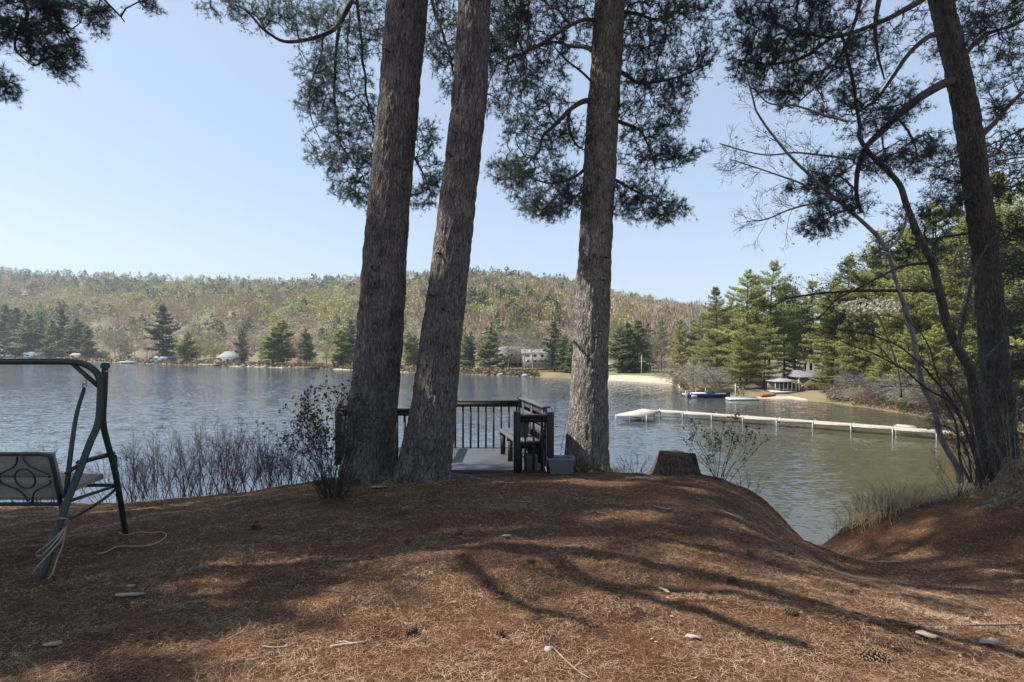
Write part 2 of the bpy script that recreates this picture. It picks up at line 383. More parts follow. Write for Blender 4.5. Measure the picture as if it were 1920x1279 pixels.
def ground_z(x, y, fine=True):
    x = np.asarray(x, float); y = np.asarray(y, float)
    yc = np.interp(x, _cx, _cy); yy = np.minimum(y, yc)
    z = np.clip(plateau(np.clip(x, -25, 25), np.clip(yy, -25, 30)), -1.4, 2.5)
    t = np.maximum(y-yc, 0)
    z = z-np.where(t < .5, t*t*1.1, .275+(t-.5)*1.15)
    cap = .15-.30*np.clip(y-7.0, 0, 99); wgt = np.clip((x-7.4)/1.2, 0, 1); z = z+(np.minimum(z, cap)-z)*wgt
    z = np.maximum(z, -7.0)
    if fine:
        p = np.stack([x, y, 0*x], -1); m = np.clip(1-t*.0, 0, 1)
        z = z+m*((fbm(p*1.3, 3, 3)-.5)*.11+(fbm(p*6, 3, 9)-.5)*.045+(fbm(p*26, 2, 5)-.5)*.016)
    return z
def gz(x, y): return float(ground_z(np.array([x]), np.array([y]))[0])
def G(u, v, d0=None):
    """point on the ground seen at pixel u,v"""
    dx, dz = (u-CU)/F, -(v-HOR)/F
    t = np.linspace(1.5, 12, 2200); z = ground_z(t*dx, t)-(EYE+t*dz); i = np.argmax(z > 0)
    return np.array([t[i]*dx, t[i], EYE+t[i]*dz])
xs = np.unique(np.concatenate([np.linspace(-70, -10, 50), np.arange(-10, 10.01, .05), np.linspace(10, 70, 50)]))
ys = np.unique(np.concatenate([np.linspace(-45, 1, 50), np.arange(1, 12.5, .045), np.linspace(12.5, 60, 90)]))
X, Y = np.meshgrid(xs, ys); Z = ground_z(X, Y); nx, ny = len(xs), len(ys)
i = np.arange(ny-1)[:, None]*nx+np.arange(nx-1)[None]; i = i.ravel()
tag(mesh_np('ground', np.stack([X, Y, Z], -1).reshape(-1, 3), [np.stack([i, i+1, i+nx+1, i+nx], -1)], M['ground'], smooth=True), kind='structure')

wv = np.array([[-4000, -60, WZ], [4000, -60, WZ], [4000, 5000, WZ], [-4000, 5000, WZ]], float)
tag(mesh_np('lake_water', wv, [[[0, 1, 2, 3]]], M['water']), kind='structure')

# far shore and hills
_su = [-2200, -1200, -500, 0, 240, 440, 640, 760, 880, 1000, 1100, 1200, 1262, 1290, 1400, 1480, 1560, 1640, 1720, 1800, 1900, 2100, 2400, 3000]
_sv = [664, 666, 669, 673, 681, 687, 693, 698, 702, 707, 711, 716, 720, 738, 747, 748, 756, 767, 780, 794, 818, 885, 980, 1100]
def shore_d(u): return (EYE-WZ)*F/(np.interp(u, _su, _sv)-HOR)
_ru = [-2200, -600, 0, 100, 300, 500, 680, 800, 880, 960, 1080, 1200, 1330, 1500, 1900, 3000]
_rv = [520, 505, 510, 517, 523, 529, 524, 513, 507, 513, 530, 563, 586, 600, 600, 560]
_rd = [900, 820, 760, 740, 700, 660, 620, 560, 520, 520, 560, 620, 700, 620, 420, 300]
def land_z(u, d):
    """height of the far land at bearing u, forward distance d"""
    ds = shore_d(u); dr = np.interp(u, _ru, _rd); zr = EYE+(HOR-np.interp(u, _ru, _rv))/F*dr-10
    t = (d-ds)/(dr-ds); tt = np.clip((t-.06)/.94, 0, 1)
    near = WZ+np.clip((d-ds)*.22, -1.2, .9)+np.clip(d-ds-5, 0, 60)*.02
    hz = near+(zr+dr*.012-near)*(tt**.82*(1-.15*np.sin(tt*math.pi))) 
    beyond = np.clip(t-1, 0, 5); hz = hz-beyond*25
    p = np.stack([(u-CU)/F*d*.012, d*.012, 0*d], -1)
    return np.where(t > .06, hz+(fbm(p, 3, 21)-.5)*14*np.clip(tt*4, 0, 1)*np.clip(1.15-tt, .3, 1), near)
us = np.concatenate([np.linspace(-2200, -150, 60), np.arange(-140, 2000, 10), np.linspace(2005, 3000, 40)])
ts = np.concatenate([[-.01, 0], np.linspace(.003, .06, 9), np.linspace(.075, 1.3, 60)])
U, T_ = np.meshgrid(us, ts); DS = shore_d(U); DR = np.interp(U, _ru, _rd); D = DS+(DR-DS)*T_
LZ = land_z(U, D); LX = (U-CU)/F*D
i = (np.arange(len(ts)-1)[:, None]*len(us)+np.arange(len(us)-1)[None]).ravel(); n_ = len(us)
rows = 11
V = np.stack([LX, D, LZ], -1).reshape(-1, 3)
fq = np.stack([i, i+1, i+n_+1, i+n_], -1)
low = fq[fq[:, 0] < rows*n_-n_]
tag(mesh_np('far_shore', V[:rows*n_], [low], M['land'], smooth=True), kind='structure')
tag(mesh_np('hill', V[(rows-1)*n_:], [fq[fq[:, 0] >= (rows-1)*n_]-(rows-1)*n_], M['hill'], smooth=True), kind='structure')
def L(u, d): return np.array([(u-CU)/F*d, d, float(land_z(np.array([float(u)]), np.array([float(d)]))[0])])
def strip(name, u0, u1, da, db, mat, dz=.06, n=40, z_w=None):
    uu = np.linspace(u0, u1, n); V = []; m = 8
    for k in range(m):
        for u in uu:
            e = math.sin(math.pi*np.clip((u-u0)/(u1-u0), 0, 1))**.35
            d = shore_d(u)+(da+(db-da)*k/(m-1))*max(e, .15); V.append([(u-CU)/F*d, d, float(land_z(np.array([u]), np.array([d]))[0])+dz])
    i = (np.arange(m-1)[:, None]*n+np.arange(n-1)[None]).ravel()
    return tag(mesh_np(name, V, [np.stack([i, i+1, i+n+1, i+n], -1)], mat, smooth=True), kind='structure')
strip('beach', 1075, 1275, -.5, 7, M['sand'])
strip('lawn', 1130, 1300, 6, 26, M['lawn'], .12)
strip('sandy_shore', 1415, 1515, -.2, 1.2, M['sand'], .03)
strip('sandy_shore', 620, 760, -.6, 5, M['sand'], .05)
strip('sandy_shore', 430, 530, -.6, 5, M['sand'], .05)

# ------------------------------------------------------------------ vegetation tools
def needles(pos, dirs, m=12, L=.1, w=.004, spread=.8, droop=0.0, r=rng):
    """vectorised tufts: one thin triangle per needle"""
    K_ = len(pos); p = np.repeat(pos, m, 0); d = np.repeat(dirs, m, 0)
    rd = nrm(r.normal(size=(K_*m, 3))); d = nrm(d+rd*spread+np.array([0, 0, -droop]))
    ln = L*r.uniform(.7, 1.15, (K_*m, 1)); sd = nrm(np.cross(d, r.normal(size=(K_*m, 3))))*w*.5
    V = np.stack([p-sd, p+sd, p+d*ln], 1).reshape(-1, 3)
    return V, np.arange(len(V)).reshape(-1, 3)
def ellip(c, rad, n, r=rng, clump=2.0, thr=.42, seed=0):
    out = []; c = np.asarray(c, float); rad = np.asarray(rad, float)
    while sum(len(q) for q in out) < n:
        q = r.normal(size=(n*3, 3)); q = nrm(q)*r.uniform(0, 1, (n*3, 1))**.45; q = c+q*rad
        out.append(q[fbm(q*clump, 2, seed) > thr] if thr > 0 else q)
    return np.vstack(out)[:n]
def link(nodes, pts, kpath=.3, base=None):
    """connect attractor points to a skeleton; returns parent index per point and all nodes"""
    nodes = np.asarray(nodes, float); d0 = np.min(np.linalg.norm(pts[:, None]-nodes[None], axis=2), 1) if len(pts)*len(nodes) < 4e6 else np.array([np.min(np.linalg.norm(p-nodes, axis=1)) for p in pts])
    pts = pts[np.argsort(d0)]; N0 = len(nodes); A = np.vstack([nodes, pts]); cost = np.zeros(len(A)); par = np.full(len(A), -1)
    for k in range(len(pts)):
        i = N0+k; dd = np.linalg.norm(A[:i]-A[i], axis=1); c = dd+kpath*cost[:i]; j = int(np.argmin(c)); par[i] = j; cost[i] = cost[j]+dd[j]
    return A, par, N0
def grow(nodes, pts, kpath=.3, rt=.003, pw=.42, sag=.06, rmax=1.0):
    """-> (segments A,B,ra,rb), tip positions, tip directions"""
    A, par, N0 = link(nodes, pts, kpath); cnt = np.ones(len(A))
    for i in range(len(A)-1, N0-1, -1):
        if par[i] >= N0: cnt[par[i]] += cnt[i]
    i = np.arange(N0, len(A)); a = A[par[i]]; b = A[i]; rb = np.minimum(rt*cnt[i]**pw, rmax)
    ra = np.where(par[i] >= N0, np.minimum(rt*cnt[par[i]]**pw, rmax), rb*1.15); ra = np.minimum(ra, rb*1.8)
    mid = (a+b)/2; ln = np.linalg.norm(b-a, axis=1, keepdims=True); mid = mid+rng.normal(size=mid.shape)*ln*.07+np.array([0, 0, 1])*ln*sag
    rm = (ra+rb)/2
    SA = np.vstack([a, mid]); SB = np.vstack([mid, b]); RA = np.concatenate([ra, rm]); RB = np.concatenate([rm, rb])
    return (SA, SB, RA, RB), b, nrm(b-mid), cnt[N0:], mid

def trunk_mesh(line, radii, n=96, seg=.03, bark=.02, flare=.0, roots=6, seed=0, base_z=None, zfine=99):
    """continuous trunk with furrowed bark in real geometry"""
    Ltot = np.sum(np.linalg.norm(np.diff(line, axis=0), axis=1)); m = max(int(Ltot/seg), 8)
    q = smooth_line(np.hstack([line, np.asarray(radii)[:, None]]), m); c = q[:, :3]; r = q[:, 3]
    a = np.linspace(0, 2*math.pi, n, endpoint=False)
    t = nrm(np.gradient(c, axis=0)); u = nrm(np.cross(t, np.array([[0, 1., 0]]))) ; w = np.cross(t, u)
    ring = np.cos(a)[None, :, None]*u[:, None]+np.sin(a)[None, :, None]*w[:, None]
    bz = c[0, 2] if base_z is None else base_z; hgt = np.maximum(c[:, 2]-bz, 0)
    fl = flare*np.exp(-hgt/.28)[:, None]*(.55+.45*np.cos(a*roots+seed+1.3*np.sin(a*2+seed)))[None]
    R = r[:, None]*(1+fl+.05*(fbm(np.stack([np.cos(a)[None]*1.5+0*r[:, None], np.sin(a)[None]*1.5+0*r[:, None], c[:, 2:3]*.8+0*a[None]], -1), 2, seed)-.5)*2)
    pp = np.stack([np.cos(a)[None]*R*20, np.sin(a)[None]*R*20, c[:, 2:3]*3.6+0*a[None]], -1)
    rid = 1-np.abs(fbm(pp, 3, seed+4)*2-1); R = R+bark*(.35-np.clip(rid-.55, 0, 1)*2.2)
    V = c[:, None]+ring*R[..., None]; V = V.reshape(-1, 3)
    i = np.arange(m-1)[:, None]*n; j = np.arange(n)[None]; k = (j+1) % n
    Q = np.stack([i+j, i+k, i+n+k, i+n+j], -1).reshape(-1, 4)
    T = [[(m-1)*n+q_, (m-1)*n+(q_+1) % n, m*n] for q_ in range(n)]
    V = np.vstack([V, c[-1]+t[-1]*.05])
    return V, Q, T, q

def near_pine(name, label, px, widths, d, limbs, pads, top_h=17, mat='bark', flare=.16, tufts=5, needle='needle', nl=.095, roots=5, seed=1, cat='pine tree', extra_crown=True, base_d=None, lean_top=(0, 0), crown_r=2.6, ncoarse=1400, group=None, hfrom=None, dens=.85, stubs=0):
    """px: trunk centre pixels top->bottom; limbs: lists of (u,v,d) + radius; pads: (u,v,d,ru,rv,rd,count)"""
    line = np.array([P(u, v, d) for u, v in px])[::-1]; rad = (np.array(widths)/F*d/2)[::-1]
    base = line[0].copy(); below = base+np.array([0, 0, -.45])
    topd = nrm(line[-1]-line[-3]); tl = [line[-1]+topd*k+np.array([lean_top[0], lean_top[1], 0])*k*.08 for k in (1.5, 4, 8, top_h-line[-1][2])]
    fl = np.vstack([below, line, tl]); fr = np.concatenate([[rad[0]*1.02], rad, rad[-1]*np.array([.93, .8, .55, .12])])
    root = thing(name, label, cat, (base[0], base[1], base[2]), group=group)
    V, Q, T, q = trunk_mesh(fl, fr, seed=seed, flare=flare, roots=roots, base_z=base[2], seg=.03, n=120, bark=.026)
    mesh_np('trunk', V-base, [Q, T], M[mat], root, smooth=True)
    cen = q[:, :3]; qs = np.random.default_rng(seed+300)
    if stubs:
        for k in range(stubs):
            j = int(np.argmin(abs(cen[:, 2]-qs.uniform(1.2, 7)))); a = qs.uniform(math.pi*1.3, math.pi*1.7); dv = np.array([math.cos(a), math.sin(a), qs.uniform(-.1, .4)]); rr_ = q[j, 3]; L_ = qs.uniform(.03, .14)
            MB().tube([cen[j]+dv*rr_*.8-base, cen[j]+dv*(rr_+L_*.6)-base, cen[j]+dv*(rr_+L_)+np.array([0, 0, -.02])-base], [.026, .014, .006], 7).build('dead_stub', M['limb'], root, True)
        for k in range(5):
            a = math.pi*(1.02+.96*k/4)+qs.normal()*.12; ln_ = qs.uniform(.4, .8); pr_ = []
            for t in np.linspace(0, 1, 8):
                rr_ = rad[0]*.85+ln_*t; x_ = base[0]+math.cos(a+.25*t)*rr_; y_ = base[1]+math.sin(a+.25*t)*rr_; pr_.append([x_-base[0], y_-base[1], gz(x_, y_)-base[2]+.03*(1-t)-.015-.03*t])
            MB().tube(pr_, np.linspace(.07, .02, 8), 8).build('root', M[mat], root, True)
    mb = MB(); nodes = []
    for L_ in limbs:
        r0, pts = L_; w = np.array([P(*p) for p in pts]); s = smooth_line(w, max(6, 5*len(w)))
        s = s+(vnoise(s*3, seed)[:, None]-.5)*.04
        mb.tube(s-base, np.linspace(r0, r0*.28, len(s)), 7); nodes.append(s[1:])
    tn = cen[(cen[:, 2] > 2.5) & (cen[:, 2] < 9)][::8]; nodes.append(tn)
    pts = []
    for k, (u, v, dd, ru, rv, rd_, cnt) in enumerate(pads):
        pts.append(ellip(P(u, v, dd), (ru*1.18/F*dd, rd_*1.15, rv*1.15/F*dd), int(cnt*dens), clump=4.2, thr=.5, seed=seed+k))
    pts = np.vstack(pts)
    (A, B, ra, rb), tip, td, cnt, mid = grow(np.vstack(nodes), pts, .25, .0032, .40, .05, .03)
    mb.segs(A-base, B-base, ra, rb)
    Vn = []; Tn = []
    pos = np.vstack([tip]+[tip+rng.normal(size=tip.shape)*.055 for _ in range(tufts-2)]+[mid]); dr = nrm(np.vstack([td]*(tufts-1)+[td])+rng.normal(size=pos.shape)*.5+np.array([0, 0, .25]))
    # little twigs for the side tufts
    mb.segs(np.tile(tip, (tufts-2, 1))-base, pos[len(tip):len(tip)*(tufts-1)]-base, .002, .0015)
    V1, T1 = needles(pos, dr, 13, nl, .0042, .75)
    Vn.append(V1)
    if extra_crown:
        # crown above the frame: whorls of limbs with coarse tufts
        z0 = (hfrom if hfrom else line[-1][2]+.6); nn = []; pp = []
        for z in np.arange(z0, top_h-.5, .55):
            k = int(np.argmin(abs(cen[:, 2]-z))); c0 = cen[k]; a0 = rng.uniform(0, 6.28)
            R_ = crown_r*(1-.7*((z-z0)/(top_h-z0))**1.5)
            for b in range(3):
                a = a0+b*2.09+rng.normal()*.3; Lr = R_*rng.uniform(.6, 1.15); e = c0+np.array([math.cos(a)*Lr, math.sin(a)*Lr, .25*Lr])
                s = smooth_line([c0, (c0+e)/2+np.array([0, 0, -.05]), e], 8); mb.tube(s-base, np.linspace(.045, .012, 8), 5); nn.append(s[2:])
                pp.append(ellip(c0+(e-c0)*.68, (Lr*.42, Lr*.42, .32), int(ncoarse/((top_h-z0)/.55*3))+4, thr=.0))
        (A, B, ra, rb), tip, td, cnt, mid = grow(np.vstack(nn), np.vstack(pp), .2, .005, .4, .03, .03)
        mb.segs(A-base, B-base, ra, rb)
        V2, _ = needles(np.vstack([tip, mid]), nrm(np.vstack([td, td])+np.array([0, 0, .3])), 12, .2, .016, .95); Vn.append(V2)
    V = np.vstack(Vn); mesh_np('crown', V-base, [np.arange(len(V)).reshape(-1, 3)], M[needle], root)
    mb.build('limbs', M['limb'], root, smooth=True)
    return root

def sprout(lines, n0, L0, seed, lev=3, ang=.75, up=.15, flat=.5, r0=.0035, curve=.25):
    """recursive side shoots along polylines -> segment arrays"""
    q = np.random.default_rng(seed); A = []; B = []; RA = []; RB = []; tips = []
    def rec(s, L, r_, lv, n):
        m = len(s)
        for k in range(n):
            f = q.uniform(.18, 1)*(m-1); i_ = min(int(f), m-2); p = s[i_]+(s[i_+1]-s[i_])*(f-i_); t = nrm(s[i_+1]-s[i_])
            sd = q.normal(size=3)*np.array([1, flat, 1]); sd = sd-t*np.dot(sd, t); sd = nrm(sd); a = ang*q.uniform(.6, 1.3); d = nrm(t*math.cos(a)+sd*math.sin(a)+np.array([0, 0, up]))
            ln = L*q.uniform(.45, 1.15)*(1-.45*f/(m-1)); w = [p]; c = d
            for j in range(4):
                c = nrm(c+q.normal(size=3)*curve*.5*np.array([1, flat, 1])+np.array([0, 0, up*.4])); w.append(w[-1]+c*ln/4)
            w = np.array(w); rr = np.linspace(r_, r_*.5, 5); A.append(w[:-1]); B.append(w[1:]); RA.append(rr[:-1]); RB.append(rr[1:]); tips.append(w[-1])
            if lv > 1: rec(w, L*.5, r_*.62, lv-1, max(2, int(n*.3+2)) if lv == lev else 4)
    for s, n, L in lines: rec(np.asarray(s), L, r0, lev, n)
    return (np.vstack(A), np.vstack(B), np.concatenate(RA), np.concatenate(RB)), np.array(tips)

def coarse_pine(name, label, x, y, H, R, h0, seed=0, r0=.25, needle='needle', n=1600, group=None, lean=(0, 0), shadow_limbs=(), per=4, dz=.6):
    """unseen shade pine beside or behind the viewpoint: trunk, whorled limbs, coarse tufts"""
    r = np.random.default_rng(seed); b0 = np.array([x, y, gz(x, y)])
    root = thing(name, label, 'pine tree', b0, group=group)
    ln = np.array([[0, 0, -.4], [0, 0, 0], [0, 0, H*.3], [lean[0]*.5, lean[1]*.5, H*.6], [lean[0], lean[1], H]]); rr = [r0*1.3, r0*1.15, r0*.9, r0*.6, .04]
    V, Q, T, q = trunk_mesh(ln, rr, n=40, seg=.12, bark=.015, flare=.3, seed=seed, base_z=0)
    mesh_np('trunk', V, [Q, T], M['bark_dark'], root, smooth=True)
    mb = MB(); nn = []; pp = []; cen = q[:, :3]
    for z in np.arange(h0, H-.5, dz):
        c0 = cen[int(np.argmin(abs(cen[:, 2]-z)))]; a0 = r.uniform(0, 6.28); t = (z-h0)/(H-h0); R_ = R*(1-.75*t**1.3)
        for b in range(per):
            a = a0+b*6.283/per+r.normal()*.35; Lr = R_*r.uniform(.45, 1.15); e = c0+np.array([math.cos(a)*Lr, math.sin(a)*Lr, (.1+.3*t)*Lr])
            s = smooth_line([c0, (c0+e)/2+np.array([0, 0, -.08]), e], 8); mb.tube(s, np.linspace(.05, .012, 8), 5); nn.append(s[2:])
            pp.append(ellip(c0+(e-c0)*.7, (Lr*.36, Lr*.36, .3), max(5, int(n/((H-h0)/dz*per))), r=r, thr=0))
    for pts, r1 in shadow_limbs:  # extra limbs shaped only for the shadow bands they throw
        s = smooth_line(np.array(pts, float)-b0, 16); mb.tube(s, np.linspace(r1, r1*.4, 16), 6)
        (A_, B_, ra_, rb_), tp_ = sprout([(s[6:], 5, .8)], 0, 0, seed, lev=2, ang=.5, up=.1, flat=1, r0=.016); mb.segs(A_, B_, ra_, rb_); 0
    (A, B, ra, rb), tip, td, cnt, mid = grow(np.vstack(nn), np.vstack(pp), .2, .005, .4, .03, .03)
    mb.segs(A, B, ra, rb)
    V2, T2 = needles(np.vstack([tip, mid]), nrm(np.vstack([td, td])+np.array([0, 0, .3])), 12, .2, .024, .95, r=r)
    mesh_np('crown', V2, [T2], M[needle], root); mb.build('limbs', M['limb'], root, smooth=True)
    return root

# ------------------------------------------------------------------ the three big pines and the right-hand pine
near_pine('white_pine', 'thick furrowed pine trunk leaning right, leftmost of the three big trunks', [(764, 0), (747, 197), (728, 394), (711, 640), (698, 780), (694, 850), (690, 888)],
    [74, 74, 78, 86, 90, 94, 100], 8.7,
    [(.07, [(775, -140, 9.0), (720, -80, 9.6), (665, -20, 11.1), (655, 11.2, 10), (630, 50, 11.2), (600, 68, 11.2), (540, 78, 11.1), (500, 60, 11.1), (455, 11.2, 11.1)]),
     (.04, [(655, 5, 11.2), (634, 60, 11.3), (628, 130, 11.3), (628, 200, 11.3), (640, 270, 11.3), (680, 330, 11.3)]),
     (.035, [(668, -10, 11.2), (675, 60, 11.4), (683, 130, 11.4), (690, 190, 11.4), (712, 280, 11.4), (740, 340, 11.4)]),
     (.02, [(655, 20, 11.2), (652, 90, 11.1), (660, 160, 11.0), (690, 205, 11.0)]),
     (.022, [(605, 68, 11.2), (600, 110, 11.1), (583, 160, 11.1), (582, 220, 11.1), (610, 280, 11.1)]),
     (.05, [(790, -140, 9.0), (800, -60, 9.7), (815, 20, 11.2), (840, 90, 11.3), (850, 140, 11.2)]),
     (.03, [(755, 250, 9.0), (780, 300, 11.0), (800, 340, 11.2), (810, 370, 11.2)]),
     (.02, [(500, 60, 11.1), (480, 30, 11.1), (430, 5, 11.1), (390, -10, 11.1)])],
    [(430, 8, 11.1, 60, 16, .4, 90), (500, 28, 11.1, 60, 30, .5, 150), (570, 30, 11.2, 60, 30, .7, 170), (640, 60, 11.2, 55, 60, .8, 230), (600, 110, 11.2, 45, 40, .5, 120), (640, 150, 11.2, 55, 50, .7, 180),
     (595, 185, 11.2, 45, 45, .6, 190), (655, 230, 11.2, 55, 50, .7, 210), (615, 275, 11.2, 40, 45, .5, 150), (670, 300, 11.2, 45, 40, .6, 160), (655, 345, 11.2, 38, 25, .4, 100), (690, 365, 11.2, 35, 24, .5, 110), (700, 20, 11.2, 60, 70, .8, 250), (700, 240, 11.4, 30, 60, .5, 90),
     (830, 50, 11.2, 50, 70, .7, 300), (850, 120, 11.2, 40, 45, .5, 130), (800, 260, 11.2, 22, 35, .4, 70), (805, 330, 11.2, 26, 50, .5, 160), (775, 370, 11.2, 40, 22, .4, 90), (840, 170, 11.2, 22, 20, .3, 40)],
    seed=3, stubs=7, top_h=18, hfrom=9.5, crown_r=3.2, ncoarse=3200)
near_pine('white_pine', 'furrowed pine trunk leaning right, middle one of the three big trunks', [(891, 0), (879, 197), (856, 394), (827, 640), (811, 780), (800, 850), (793, 902)],
    [61, 65, 68, 78, 88, 92, 98], 8.4,
    [(.03, [(895, -90, 8.5), (930, -50, 9.2), (965, 0, 9.6), (970, 50, 9.8)])],
    [(950, 20, 9.8, 40, 45, .7, 140), (925, 90, 9.8, 20, 40, .5, 60)],
    seed=11, stubs=7, top_h=19, hfrom=8.5, roots=7, crown_r=3.2, ncoarse=3200)
near_pine('white_pine', 'upright pine with sunlit left side, right of the wooden deck', [(1144, 0), (1131, 206), (1119, 412), (1108, 640), (1103, 780), (1099, 860), (1098, 895)],
    [54, 59, 62, 66, 73, 80, 84], 9.9,
    [(.055, [(1122, 190, 9.9), (1095, 190, 9.8), (1070, 205, 9.7), (1040, 235, 9.6), (1018, 255, 9.6), (1012, 285, 9.6)]),
     (.035, [(1068, 206, 9.7), (1066, 240, 9.7), (1080, 270, 9.8), (1098, 282, 9.9)]),
     (.05, [(1118, 100, 9.9), (1100, 88, 10), (1070, 86, 10.2), (1030, 80, 10.4), (960, 110, 10.6)]),
     (.04, [(1120, 38, 9.9), (1090, 38, 9.7), (1050, 60, 9.4), (1000, 90, 9.2), (930, 120, 9.2)]),
     (.045, [(1150, 130, 9.9), (1175, 140, 10), (1200, 155, 10.1), (1260, 148, 10.1), (1330, 120, 10.2)]),
     (.045, [(1150, 20, 9.9), (1190, 25, 10.3), (1240, 35, 10.8), (1300, 0, 11)]),
     (.04, [(1140, 222, 9.9), (1175, 232, 10.1), (1205, 250, 10.2), (1225, 300, 10.3)]),
     (.035, [(1135, 330, 9.9), (1170, 345, 9.8), (1210, 368, 9.7), (1250, 390, 9.6)]),
     (.035, [(1112, 300, 9.9), (1080, 330, 10.2), (1030, 345, 10.4), (960, 318, 10.5)]),
     (.03, [(1115, 330, 9.9), (1090, 360, 9.7), (1050, 385, 9.6), (1005, 395, 9.6)]),
     (.025, [(1120, 165, 9.9), (1085, 130, 9.6), (1050, 100, 9.4), (1020, 60, 9.2)])],
    [(980, 25, 10, 75, 45, 1.3, 420), (1060, 20, 10, 60, 40, 1.2, 220), (960, 110, 10.2, 55, 50, 1.1, 260), (1030, 120, 10, 60, 40, 1.1, 190), (1000, 200, 9.8, 85, 40, 1.0, 240), (1060, 250, 9.8, 45, 35, .7, 90), (1000, 260, 9.7, 55, 32, .8, 130),
     (950, 318, 10.3, 38, 26, .6, 130), (1010, 340, 10.2, 65, 34, 1.0, 290), (1060, 372, 9.9, 50, 26, .8, 180), (1020, 392, 9.8, 42, 20, .6, 120),
     (1220, 25, 10.2, 65, 45, 1.3, 330), (1300, 20, 10.4, 50, 36, .9, 190), (1240, 95, 10.1, 75, 40, 1.2, 280), (1310, 120, 10.2, 30, 18, .5, 70), (1215, 160, 10.1, 60, 34, 1.0, 190), (1275, 160, 10.1, 36, 18, .6, 80),
     (1210, 225, 10.1, 55, 30, .9, 170), (1260, 220, 10, 32, 16, .5, 60), (1225, 292, 10.2, 62, 28, .8, 200), (1285, 285, 10, 32, 13, .4, 60), (1195, 375, 9.8, 55, 34, .8, 250), (1250, 395, 9.7, 36, 22, .5, 110), (1160, 60, 10.6, 60, 60, .5, 120)],
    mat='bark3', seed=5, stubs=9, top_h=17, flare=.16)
near_pine('white_pine', 'tall dark pine leaning left on the right bank, limbs over the water', [(1765, 0), (1795, 130), (1818, 250), (1834, 370), (1850, 500), (1862, 640), (1870, 760), (1876, 885)],
    [38, 40, 42, 42, 42, 45, 50, 58], 10.0,
    [(.085, [(1797, 150, 10), (1770, 157, 9.9), (1730, 180, 9.7), (1690, 210, 9.5), (1655, 245, 9.4), (1625, 275, 9.3), (1608, 320, 9.3), (1606, 370, 9.3), (1615, 400, 9.3)]),
     (.06, [(1760, -30, 10), (1735, -5, 9.6), (1690, 22, 9.4), (1630, 50, 9.3), (1560, 70, 9.2), (1500, 60, 9.2)]),
     (.05, [(1775, 60, 10), (1740, 70, 9.8), (1705, 100, 9.6), (1670, 150, 9.5), (1640, 190, 9.4), (1600, 215, 9.3)]),
     (.045, [(1655, -30, 9.3), (1642, 40, 9.3), (1645, 90, 9.3), (1658, 150, 9.4)]),
     (.035, [(1620, -30, 9.3), (1600, 50, 9.3), (1560, 130, 9.2), (1500, 190, 9.2)]),
     (.03, [(1560, 70, 9.2), (1500, 110, 9.2), (1430, 120, 9.2), (1380, 110, 9.2)]),
     (.06, [(1822, 270, 10), (1860, 235, 10.2), (1900, 190, 10.4), (1960, 140, 10.5)]),
     (.05, [(1795, 120, 10), (1840, 70, 10.4), (1890, 50, 10.7), (1960, 20, 11)]),
     (.03, [(1850, 430, 10), (1800, 440, 10.3), (1740, 450, 10.5), (1690, 470, 10.6)]),
     (.02, [(1606, 360, 9.3), (1575, 330, 9.2), (1540, 335, 9.2)]),
     (.02, [(1612, 390, 9.3), (1570, 400, 9.2), (1530, 425, 9.2)])],
    [(1410, 25, 9.2, 45, 38, .7, 220), (1480, 30, 9.2, 60, 45, .9, 330), (1400, 95, 9.2, 36, 42, .6, 170), (1460, 110, 9.2, 55, 42, .8, 280), (1550, 30, 9.3, 60, 42, .9, 240), (1540, 110, 9.3, 55, 48, .8, 240), (1480, 170, 9.2, 38, 26, .5, 140),
     (1600, 150, 9.4, 50, 50, .8, 180), (1640, 215, 9.4, 50, 38, .7, 190), (1700, 190, 9.6, 45, 30, .6, 90), (1570, 200, 9.3, 40, 28, .5, 90), (1610, 80, 9.4, 45, 45, .6, 120), (1690, 60, 9.6, 45, 40, .6, 60),
     (1545, 330, 9.2, 42, 30, .5, 160), (1565, 385, 9.2, 52, 26, .6, 190), (1540, 425, 9.2, 40, 18, .4, 110), (1500, 345, 9.2, 18, 12, .3, 30), (1615, 310, 9.3, 45, 28, .5, 120), (1690, 300, 9.6, 45, 32, .7, 150), (1740, 290, 9.8, 40, 34, .6, 130),
     (1850, 40, 10.5, 65, 48, .9, 330), (1890, 110, 10.5, 45, 45, .8, 220), (1780, 70, 10.2, 30, 40, .5, 80), (1880, 200, 10.4, 45, 40, .7, 170), (1740, 400, 10.4, 60, 34, .8, 190), (1700, 470, 10.6, 55, 30, .8, 200), (1780, 340, 10.3, 34, 40, .6, 120)],
    mat='bark_dark', seed=8, top_h=17, crown_r=3.2, flare=.3, dens=.72, ncoarse=2500)
